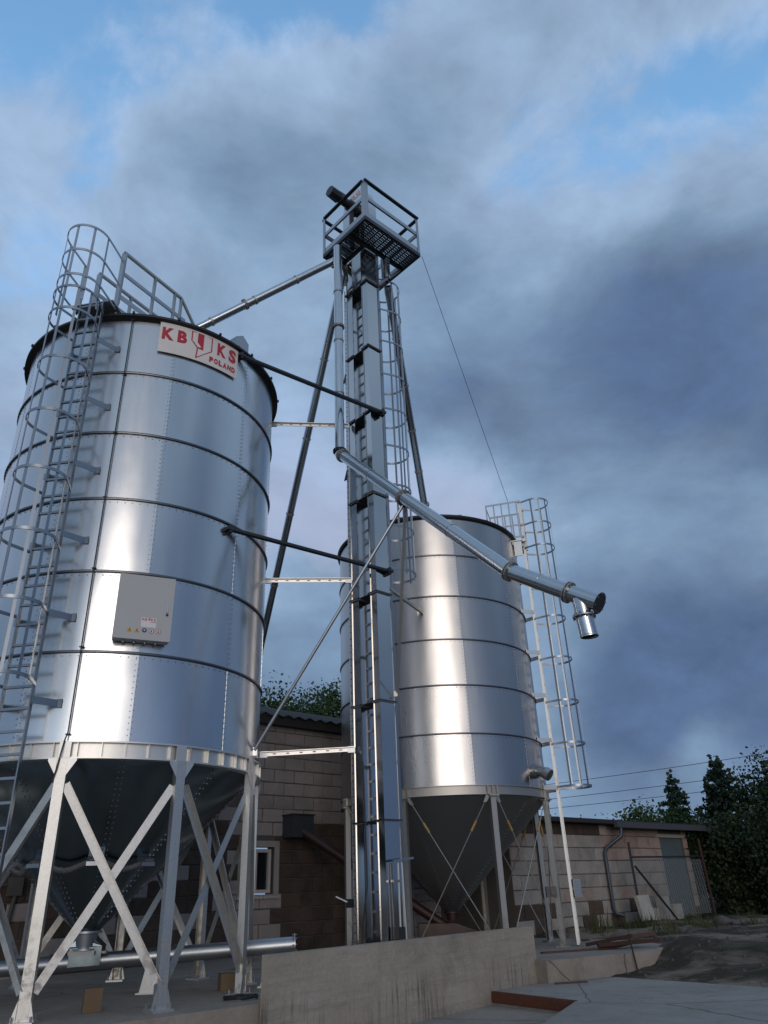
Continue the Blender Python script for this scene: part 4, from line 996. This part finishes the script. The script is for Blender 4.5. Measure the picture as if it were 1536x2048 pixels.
# upper end walls and roof
for t in (-8.2,8.4):
    c=BO+E1*t+E2*3.6; part(barn,'end_wall',MB().box((c.x,c.y,(ZS+4.0+C)/2),(.24,6.6,4.0+C-ZS),(E1,E2,ZU)),M['mortar'])
def slope(t,s,z): q=BO+E1*t+E2*s; return V(q.x,q.y,z)
random.seed(5)
nsh=17; wsh=17.2/nsh
for k in range(nsh):
    sh=MB(); m_=12; t_0=-8.6+k*wsh
    vs=[]
    for s,z in ((-.32,4.02+C),(6.6,6.0+C)):
        for i in range(m_+1): vs.append(slope(t_0+wsh*i/m_,s,z+.03*math.cos(2*math.pi*i/m_*3)))
    nv_=m_+1; vs+=[v-V(0,0,.012) for v in vs]
    fs=[(i,i+1,nv_+i+1,nv_+i) for i in range(m_)]+[(2*nv_+i,3*nv_+i,3*nv_+i+1,2*nv_+i+1) for i in range(m_)]+[(i,2*nv_+i,2*nv_+i+1,i+1) for i in range(m_)]
    sh.add(vs,fs); part(barn,'roof_sheet',sh,M['roof'],ang=60)
mb=MB(); a,b=slope(-8.5,-.20,3.90+C),slope(8.6,-.20,3.90+C); mb.beam(a,b,.05,.20); mb.beam(slope(-8.5,-.06,3.84+C),slope(8.6,-.06,3.84+C),.2,.05); part(barn,'fascia',mb,M['roof'])
# window in the barn
def wbox(t0,t1,z0,z1,s0,s1):
    c=BO+E1*((t0+t1)/2)+NB*((s0+s1)/2); return MB().box((c.x,c.y,(z0+z1)/2),(t1-t0,s1-s0,z1-z0),(E1,NB,ZU))
w=part(barn,'window',wbox(win[0]+.10,win[1]-.10,win[2]+.10,win[3]-.10,-.15,-.135),M['glass'])
for (t0,t1,z0,z1) in ((win[0]+.04,win[0]+.11,win[2]+.04,win[3]-.04),(win[1]-.11,win[1]-.04,win[2]+.04,win[3]-.04),(win[0]+.111,win[1]-.111,win[2]+.04,win[2]+.11),(win[0]+.111,win[1]-.111,win[3]-.11,win[3]-.04)): part(w,'frame',wbox(t0,t1,z0,z1,-.14,-.07),M['frame'])
part(w,'frame',wbox(-1.40,-1.345,win[2]+.111,win[3]-.111,-.139,-.075),M['frame'])
for (t0,t1,z0,z1) in ((win[0]-.13,win[0],win[2]-.02,win[3]+.13),(win[1],win[1]+.13,win[2]-.02,win[3]+.13),(win[0]+.002,win[1]-.002,win[3],win[3]+.13)): part(w,'surround',wbox(t0,t1,z0,z1,-.10,.022),M['block_shed'])
part(w,'sill',wbox(win[0]-.15,win[1]+.15,win[2]-.075,win[2]-.021,-.12,.07),M['lime'])
# second window, light fitting and pipes seen behind the legs and below the older silo
win2=(4.35,5.35,-.02+C,.10+C)
w=part(barn,'ledge',wbox(3.5,7.2,-.03+C,.02+C,.013,.09),M['lime'])
part(barn,'steel_panel',wbox(6.2,8.3,ZS+.02,1.2+C,.02,.06),M['panel_dark'])
for t in (5.2,5.6,6.0): part(barn,'pipe_riser',MB().tube(BO+E1*t+NB*.12+V(0,0,ZS),BO+E1*t+NB*.12+V(0,0,1.0+C),.06,10),M['dark_steel'])
lf=part(barn,'electric_box',wbox(-6.75,-6.50,.20+C,.50+C,.013,.10),M['stone']); part(lf,'conduit',MB().poly([BO+E1*-6.75+NB*.06+V(0,0,.38+C),BO+E1*-7.1+NB*.06+V(0,0,.38+C),BO+E1*-7.1+NB*.06+V(0,0,.2+C)],.02,6),M['stone']); part(lf,'cable',MB().poly([BO+E1*-6.6+NB*.06+V(0,0,.2+C),BO+E1*-6.64+NB*.06+V(0,0,-.1+C),BO+E1*-6.66+NB*.08+V(0,0,-.22+C)],.035,6),M['stone'])
# intake box and red auger
ax=BO+E1*-.42+NB*.22
ib=thing('intake_box',(ax.x,ax.y,1.2+C),'dark steel intake box on the barn wall with the red auger entering it','box')
part(ib,'body',MB().box((ax.x,ax.y,1.48+C),(.62,.42,.48),(E1,NB,ZU)),M['panel_dark']); part(ib,'rim',MB().box((ax.x,ax.y,1.735+C),(.68,.47,.03),(E1,NB,ZU)),M['dark_steel'])
ra_,rb_=ax+NB*.10+V(0,0,1.40+C),V(RC.x-.1,RC.y-.05,-.72+C)
au=thing('red_auger',tuple(rb_),'dark red auger tube running from the older silo outlet to the barn wall box','auger')
run(au,rb_,ra_,.10,3,M['redpipe'],M['redpipe'],clamp=.02)
part(au,'hopper_trough',MB().prism([(RC.x-.75,RC.y-.3,-.98+C),(RC.x+.95,RC.y-.3,-.98+C),(RC.x+.55,RC.y-.3,-.80+C),(RC.x+.05,RC.y-.3,-.62+C),(RC.x-.75,RC.y-.3,-.60+C)],(0,.5,0)),M['redpipe'])

# ------------------------------------------------------------------ low shed on the right
SO=V(5.79,23.5,0); ZY=-1.02+C; SE=1.56+C
shed=thing('shed',(SO.x,SO.y,ZY),'low block shed with dark flat roof, downpipe and blue-grey door','building')
sdoor=(3.55,5.05,ZY,1.33+C)
random.seed(23)
def shed_mat(t,z):
    if t>.4 and z>.75+C: return M['block_pink']
    if t<-3.2 and random.random()<.25: return M['block_pink']
    if z<-.55+C: return M['block_brown'] if random.random()<.3 else M['block_shed']
    return M['block_shed'] if random.random()<.93 else M['block_pink']
block_wall(shed,SO,E1,NB,-4.05,5.35,ZY-.05,SE,.335,.70,[sdoor],shed_mat)
Q=SO+E1*-4.05
for c in (Q+E2*3.2+E1*.13,SO+E1*(5.35-.13)+E2*3.2): part(shed,'end_wall',MB().box((c.x,c.y,(ZY+SE)/2-.05),(.24,5.9,SE-ZY),(E1,E2,ZU)),M['mortar'])
def sbox(t0,t1,z0,z1,s0,s1):
    c=SO+E1*((t0+t1)/2)+NB*((s0+s1)/2); return MB().box((c.x,c.y,(z0+z1)/2),(t1-t0,s1-s0,z1-z0),(E1,NB,ZU))
part(shed,'lintel',sbox(-4.05,.15,SE-.28,SE-.005,.013,.03),M['block_brown'])
part(shed,'roof',sbox(-4.5,7.6,SE+.002,SE+.11,-6.6,.42),M['roof'])
part(shed,'gutter',sbox(.35,7.5,SE-.10,SE+.06,.425,.55),M['roof_light'])
part(shed,'door',sbox(sdoor[0]+.02,sdoor[1]-.02,ZY,sdoor[3]-.06,-.10,-.05),M['door']); part(shed,'door_lintel',sbox(sdoor[0]-.2,sdoor[1]+.1,sdoor[3]-.06,sdoor[3]+.04,-.05,.03),M['lime'])
dp=lambda t,s,z: SO+E1*t+NB*s+V(0,0,z+C)
part(shed,'downpipe',MB().poly([dp(.62,.47,1.52),dp(.62,.47,1.36),dp(.60,.44,1.22),dp(.22,.14,.93),dp(.16,.10,.80),dp(.16,.10,-.62),dp(.20,.14,-.74),dp(.32,.30,-.80)],.05,10),M['hoop'])

# ------------------------------------------------------------------ chain-link gate in front of the shed
def gp(t,s,z): return SO+E1*t+NB*s+V(0,0,z+C)
gate=thing('chain_link_gate',tuple(gp(.45,.75,-1.0)),'leaning chain-link gate with dark tube frame in front of the shed','gate')
fa,fb=.42,4.55
part(gate,'post',MB().tube(gp(fa,.75,-.62),gp(fa+.0,.75,1.05),.035,8),M['dark_steel']); part(gate,'post',MB().tube(gp(fb+.2,.75,-1.0),gp(fb+.1,.75,1.2),.04,8),M['rust_dark'])
part(gate,'top_rail',MB().tube(gp(fa,.75,.66),gp(fb,.75,.68),.025,8),M['dark_steel']); part(gate,'diagonal_brace',MB().tube(gp(fa+.1,.78,.42),gp(2.35,.78,-1.0),.03,8),M['dark_steel'])
mb=MB(); zt,zb=.60,-.9; h=zt-zb; step=.11
t=fa-h
while t<fb:
    for s in (1,-1):
        p0=(t,zb) if s>0 else (t+h,zb); p1=(t+h,zt) if s>0 else (t,zt)
        a,b=V(*p0,0),V(*p1,0)
        # clip to the gate width
        def clip(a,b):
            if a.x>b.x: a,b=b,a
            if b.x<=fa or a.x>=fb: return None
            d=b-a
            if a.x<fa: a=a+d*((fa-a.x)/d.x)
            d=b-a
            if b.x>fb: b=a+d*((fb-a.x)/d.x)
            return a,b
        r=clip(a,b)
        if r: mb.tube(gp(r[0].x,.75,r[0].y),gp(r[1].x,.75,r[1].y),.0045,4,caps=False)
    t+=step
tag(part(gate,'mesh_wire',mb,M['galv_old']),kind='stuff')
# whitewashed pieces and broken blocks along the shed
solo('concrete_slab',MB().box(gp(.62,.80,-.62),(.62,.10,.62),(E1,(NB+ZU*.18).normalized(),(ZU-NB*.18).normalized())),M['lime'],tuple(gp(.62,.80,-.9)),'whitewashed square concrete slab leaning at the foot of the gate','slab')
for t,w_,h_,lab in ((1.55,.55,.34,'low whitewashed block lying right of the leaning slab'),(2.35,.35,.62,'upright whitewashed block stub beside the broken blocks'),(2.95,.5,.40,'stained block stub next to the shed door')):
    solo('broken_block',MB().box(gp(t,.40,-1.0+h_/2),(w_,.25,h_),(E1,NB,ZU)),M['lime'],tuple(gp(t,.4,-1.0)),lab,'block')

# ------------------------------------------------------------------ loose things on the yard
def gz(x,y): return max(hgt(x,y),ZS if in_poly(x,y,[V(a,b,0) for a,b in sl_]) else -9)
random.seed(31)
for i,(x,y,L,a,ti,lab) in enumerate(((4.15,16.45,1.0,25,.10,'short rusty beam on top of the scrap heap by the ladder foot'),(4.3,16.25,1.2,5,.03,'longest rusty bar lying across the scrap heap'),(3.95,16.3,.9,-30,.16,'rusty bar tilted up in the scrap heap'),(4.5,16.4,.8,12,.06,'thin rusty plank at the right end of the scrap heap'))):
    d=V(math.cos(R_(a)),math.sin(R_(a)),ti); c=V(x,y,ZS+.05+.05*i)
    solo('scrap_beam',MB().beam(c-d*L/2,c+d*L/2,.10,.06),M['rust_dark'] if i!=3 else M['wood_old'],tuple(c),lab,'scrap')
solo('steel_stake',MB().tube((4.15,15.35,.0),(4.08,15.33,.62),.014,6),M['rust_dark'],(4.15,15.35,0),'thin rusty stake standing by the slab edge','stake')
solo('plank',MB().box((2.75,14.3,.012),(.55,.06,.02),(V(.98,.17,0),V(-.17,.98,0),ZU)),M['wood_old'],(2.75,14.3,0),'short narrow plank lying flat on the pale apron','plank')
solo('plank',MB().box((3.2,16.1,ZS+.016),(1.3,.10,.03),(V(.95,.3,0),V(-.3,.95,0),ZU)),M['wood_old'],(3.2,16.1,ZS),'dark plank lying on the slab behind the concrete wall end','plank')
solo('steel_plate',MB().box((8.3,14.9,hgt(8.3,14.9)+.02),(.5,.2,.02),(V(.9,.4,0),V(-.4,.9,0),ZU)),M['lime'],(8.3,14.9,0),'pale flat offcut lying on the dirt','offcut')
def stone(r):
    m_=MB(); n=7; k=4; vs=[]
    for j in range(1,k):
        for i in range(n):
            a=2*math.pi*i/n; b=math.pi*j/k; q=r*random.uniform(.75,1.15); vs.append((q*math.sin(b)*math.cos(a),q*math.sin(b)*math.sin(a),.65*q*math.cos(b)))
    vs+=[(0,0,.6*r),(0,0,-.6*r)]; fs=[]
    for j in range(k-2): fs+=[(j*n+i,(j+1)*n+i,(j+1)*n+(i+1)%n,j*n+(i+1)%n) for i in range(n)]
    fs+=[(len(vs)-2,i,(i+1)%n) for i in range(n)]+[(len(vs)-1,(k-2)*n+(i+1)%n,(k-2)*n+i) for i in range(n)]
    return m_.add(vs,fs)
p=V(8.35,22.0,0); p.z=hgt(p.x,p.y)+.08
m_=stone(.26); m_.v=[(a+p.x,b+p.y,c+p.z) for a,b,c in m_.v]; solo('boulder',m_,M['stone'],tuple(p),'grey boulder on the yard in front of the shed door','stone',ang=60)
p=V(9.9,21.2,0); p.z=hgt(p.x,p.y)+.03
solo('paper_bag',MB().prism([p+V(-.35,-.1,0),p+V(.3,-.18,0),p+V(.4,.12,0),p+V(-.2,.16,0)],(0,0,.07)),M['lime'],tuple(p),'crumpled pale sack lying on the yard right of the boulder','sack')
mb=MB()
for i in range(1500):
    x=random.uniform(3.2,12); y=random.uniform(12,23)
    n_=V(.806,.592,0); d_=(V(x,y,0)-V(3.1,15.8,0)).dot(n_)
    if d_<.1 or in_poly(x,y,[V(a,b,0) for a,b in sl_]): continue
    r=random.choice((.006,.008,.01,.012,.014,.018,.03)); k=len(mb.v); z=hgt(x,y)
    m_=MB().tube((x,y,z-.01),(x+random.uniform(-.01,.01),y,z+r),r*1.2,5,r*.6); mb.add(m_.v,m_.f)
tag(solo('rubble',mb,M['stone'],(6,17,0),'small stones and clods scattered over the dirt bank','rubble',kind='stuff'))
mb=MB()
def blade(x,y,z,h,w):
    a=random.uniform(0,6.28); l=random.uniform(.1,.6)*h; dx,dy=math.cos(a),math.sin(a)
    mb.add([(x-dy*w,y+dx*w,z),(x+dy*w,y-dx*w,z),(x+dx*l*.4+dy*w*.7,y+dy*l*.4-dx*w*.7,z+h*.6),(x+dx*l*.4-dy*w*.7,y+dy*l*.4+dx*w*.7,z+h*.6),(x+dx*l,y+dy*l,z+h)],[(0,1,2,3),(3,2,4)])
tuf=[]
for i in range(170):
    x=random.uniform(5,20); y=random.uniform(15,34)
    if y<18 and x<8.5: continue
    if (V(x,y,0)-SO).dot(NB)<.3 and (V(x,y,0)-SO).dot(E1)<5.5: continue
    tuf.append((x,y,random.uniform(.10,.32)))
tuf+=[(5.9,20.9,.35),(6.1,21.0,.4),(5.75,21.1,.3),(4.9,20.6,.55),(4.75,20.5,.5)]
for x,y,h in tuf:
    for k in range(38):
        xx=x+random.gauss(0,.16); yy=y+random.gauss(0,.16); blade(xx,yy,gz(xx,yy)-.01,h*random.uniform(.5,1.1),.006+.006*random.random())
tag(solo('grass',mb,M['grass'],(10,24,0),'weeds and tufts of grass growing on the yard','grass',kind='stuff'))

# ------------------------------------------------------------------ trees, bushes and overhead wires
def leaf(mb,p,size,flat=.0):
    a=V(random.gauss(0,1),random.gauss(0,1),random.gauss(0,1)).normalized(); b=V(random.gauss(0,1),random.gauss(0,1),random.gauss(0,1)+flat); b=(b-a*b.dot(a)).normalized()
    k=random.uniform(.55,1.45); w,l=size*k*random.uniform(.35,.55),size*k*random.uniform(.7,1.2)
    mb.add([p-a*w*.2,p+b*l*.5-a*w,p+b*l,p+b*l*.5+a*w],[(0,1,2,3)])
def deciduous(name,loc,lobes,n,size,label,grp,trunk_r=.18,mat='leaf',cat='tree'):
    loc=V(*loc); th=thing(name,tuple(loc),label,cat,grp); random.seed(hash((round(loc.x,2),round(loc.y,2)))%9999)
    tr=MB(); base=V(loc.x,loc.y,loc.z-.1); top=max(c[2] for c,_ in lobes)
    cen=sum((V(*c) for c,_ in lobes),V(0,0,0))/len(lobes)
    fork=loc+V(0,0,(cen.z)*.45)
    tr.tube(base,fork,trunk_r,8,trunk_r*.7)
    cr=MB(); tot=sum(r[0]*r[1]*r[2] for _,r in lobes)
    for c,r in lobes:
        C_=loc+V(*c); tr.tube(fork,C_-V(0,0,r[2]*.3),trunk_r*.45,6,trunk_r*.12)
        tw=[]
        for k in range(max(8,int(34*r[0]*r[1]*r[2]/tot*len(lobes)))):
            d=V(random.gauss(0,1),random.gauss(0,1),random.gauss(0,1)).normalized(); rr=random.uniform(.55,1.08)
            q=C_+V(d.x*r[0]*rr,d.y*r[1]*rr,d.z*r[2]*rr); tr.tube(C_-V(0,0,r[2]*.25),q,trunk_r*.10,4,.006,caps=False); tw.append(q)
        for k in range(int(n*r[0]*r[1]*r[2]/tot)):
            q=random.choice(tw); s=min(r)*.30
            leaf(cr,q+V(random.gauss(0,s),random.gauss(0,s),random.gauss(0,s*.8)),size)
    part(th,'trunk',tr,M['bark'],ang=60); part(th,'crown',cr,M[mat])
def conifer(name,loc,h,rad,tiers,n,label,grp,size=.16,droop=.15,bare=.1,up=0.0):
    loc=V(*loc); th=thing(name,tuple(loc),label,'tree',grp); random.seed(int(h*100))
    tr=MB(); tr.tube(loc-V(0,0,.1),loc+V(0,0,h*.98),.02*h,8,.01); cr=MB()
    for k in range(tiers):
        f=bare+(1-bare)*(k/tiers); z=h*f; L=rad*(1-f)**.8+.12
        nb=random.randint(4,7); off=random.uniform(0,6.28)
        for b in range(nb):
            a=off+6.283*b/nb+random.uniform(-.3,.3); l=L*random.uniform(.65,1.15); d=V(math.cos(a),math.sin(a),-droop+up*random.uniform(.3,1.2)); p0=loc+V(0,0,z); p1=p0+d*l
            tr.tube(p0,p1,.012*h*(1-f)*.6+.008,4,.006,caps=False)
            m=max(3,int(n*l/rad/tiers/nb*2.4))
            for q in range(m):
                t=random.uniform(.25,1.05); p=p0.lerp(p1,t)+V(random.gauss(0,.07*l),random.gauss(0,.07*l),random.gauss(0,.05*l)-.02)
                leaf(cr,p,size,flat=.5)
        
    for q in range(25): leaf(cr,loc+V(random.gauss(0,.05),random.gauss(0,.05),h*random.uniform(.90,1.03)),size)
    part(th,'trunk',tr,M['bark'],ang=60); part(th,'crown',cr,M['needle'])
def hz_(x,y): return hgt(x,y)
# behind the barn
deciduous('leafy_tree',(-5.0,32,hz_(-5,32)),[((-.6,0,7.3),(1.7,1.6,1.6)),((.9,0,7.9),(1.5,1.5,1.3)),((1.9,-.3,6.9),(1.3,1.3,1.5)),((.2,0,6.2),(2.2,1.6,1.4))],15444,.115,'leafy tree behind the barn roof close to the new silo','trees behind the barn',.22)
deciduous('leafy_tree',(-2.6,33.5,hz_(-3,33)),[((-.5,0,7.6),(1.4,1.5,1.6)),((.8,0,8.1),(1.4,1.4,1.3)),((1.9,-.3,7.3),(1.5,1.3,1.5)),((.3,0,6.2),(2.2,1.6,1.4))],15444,.115,'leafy tree behind the barn roof close to the older silo','trees behind the barn',.22)
# right of the shed
GR='trees beyond the shed'
conifer('spruce_tree',(13.6,38.5,hz_(13,38)),5.6,1.7,16,5200,'slim pointed spruce rising behind the shed roof',GR,.17,.12)
conifer('pine_tree',(12.6,30.5,hz_(12.6,30)),5.3,1.6,13,3600,'open-crowned pine with upswept branches beyond the shed',GR,.17,0.0,.30,.45)
deciduous('leafy_tree',(14.0,28.5,hz_(14,28)),[((-.5,0,3.9),(1.2,1.2,1.0)),((.6,0,4.3),(1.1,1.1,.9)),((1.8,.4,4.0),(1.4,1.2,1.1)),((.6,0,3.0),(2.0,1.4,1.1))],15444,.115,'broad-leaved tree standing right of the pine',GR,.16,'leaf_dark')
deciduous('round_bush',(10.6,35,hz_(10,35)),[((-.9,0,2.4),(1.1,1.0,1.0)),((.3,0,2.9),(1.3,1.0,1.1)),((1.5,0,2.7),(1.2,1.0,1.0)),((2.7,0,2.6),(1.2,1,1)),((.5,0,1.6),(2.4,1,1))],15444,.115,'round green bush below the spruce, above the shed roof',GR,.12,'leaf','bush')
deciduous('round_bush',(8.0,36,hz_(8,36)),[((-.3,0,2.9),(.8,.7,.8)),((.8,0,2.7),(.8,.7,.8)),((.2,0,1.8),(1.2,.9,.9))],4455,.115,'thin dark bush above the shed roof near the older silo ladder',GR,.08,'leaf_dark','bush')
deciduous('round_bush',(6.3,37,hz_(6,37)),[((0,0,2.8),(.7,.7,.8)),((.2,0,1.8),(1.0,.9,.9))],2970,.115,'small dark bush behind the shed roof left end',GR,.08,'leaf_dark','bush')
HG='dark thicket right of the shed'
for i,(x,y,s,lab) in enumerate(((11.3,27.6,1.0,'dark thicket tree next to the shed door'),(12.8,26.0,1.05,'dark thicket tree right of the chain-link gate'),(14.3,24.8,1.1,'dark thicket tree at the yard edge'),(13.2,29.6,1.0,'taller dark thicket tree under the pine'),(16.2,27.2,1.05,'dark thicket tree behind the yard edge'),(17.0,31.5,1.2,'tall dark thicket tree farthest from the shed'))):
    deciduous('thicket_tree',(x,y,hz_(x,y)),[((-.5*s,0,1.9*s),(1.0*s,.9*s,.9*s)),((.5*s,0,2.1*s),(1.0*s,.9*s,.9*s)),((0,0,1.1*s),(1.3*s,1.0*s,.9*s)),((.1,0,.5*s),(1.2*s,1.0*s,.6*s))],15000,.095,lab,HG,.09,'leaf_dark')
for a,b,sag,lab in (((-2.0,36.0,3.55+C),(22.5,29.0,5.15+C),.25,'uppermost overhead wire crossing behind the older silo'),((-2.0,36.5,3.1+C),(22.5,29.6,4.42+C),.25,'middle overhead wire crossing behind the older silo'),((-2.0,37.0,2.85+C),(22.5,30.2,3.95+C),.25,'lowest overhead wire crossing behind the older silo')):
    a,b=V(*a),V(*b); pts=[a.lerp(b,i/24)-V(0,0,4*sag*(i/24)*(1-i/24)) for i in range(25)]
    solo('overhead_wire',MB().poly(pts,.011,5),M['dark'],tuple(a),lab,'wire','overhead wires',ang=60)
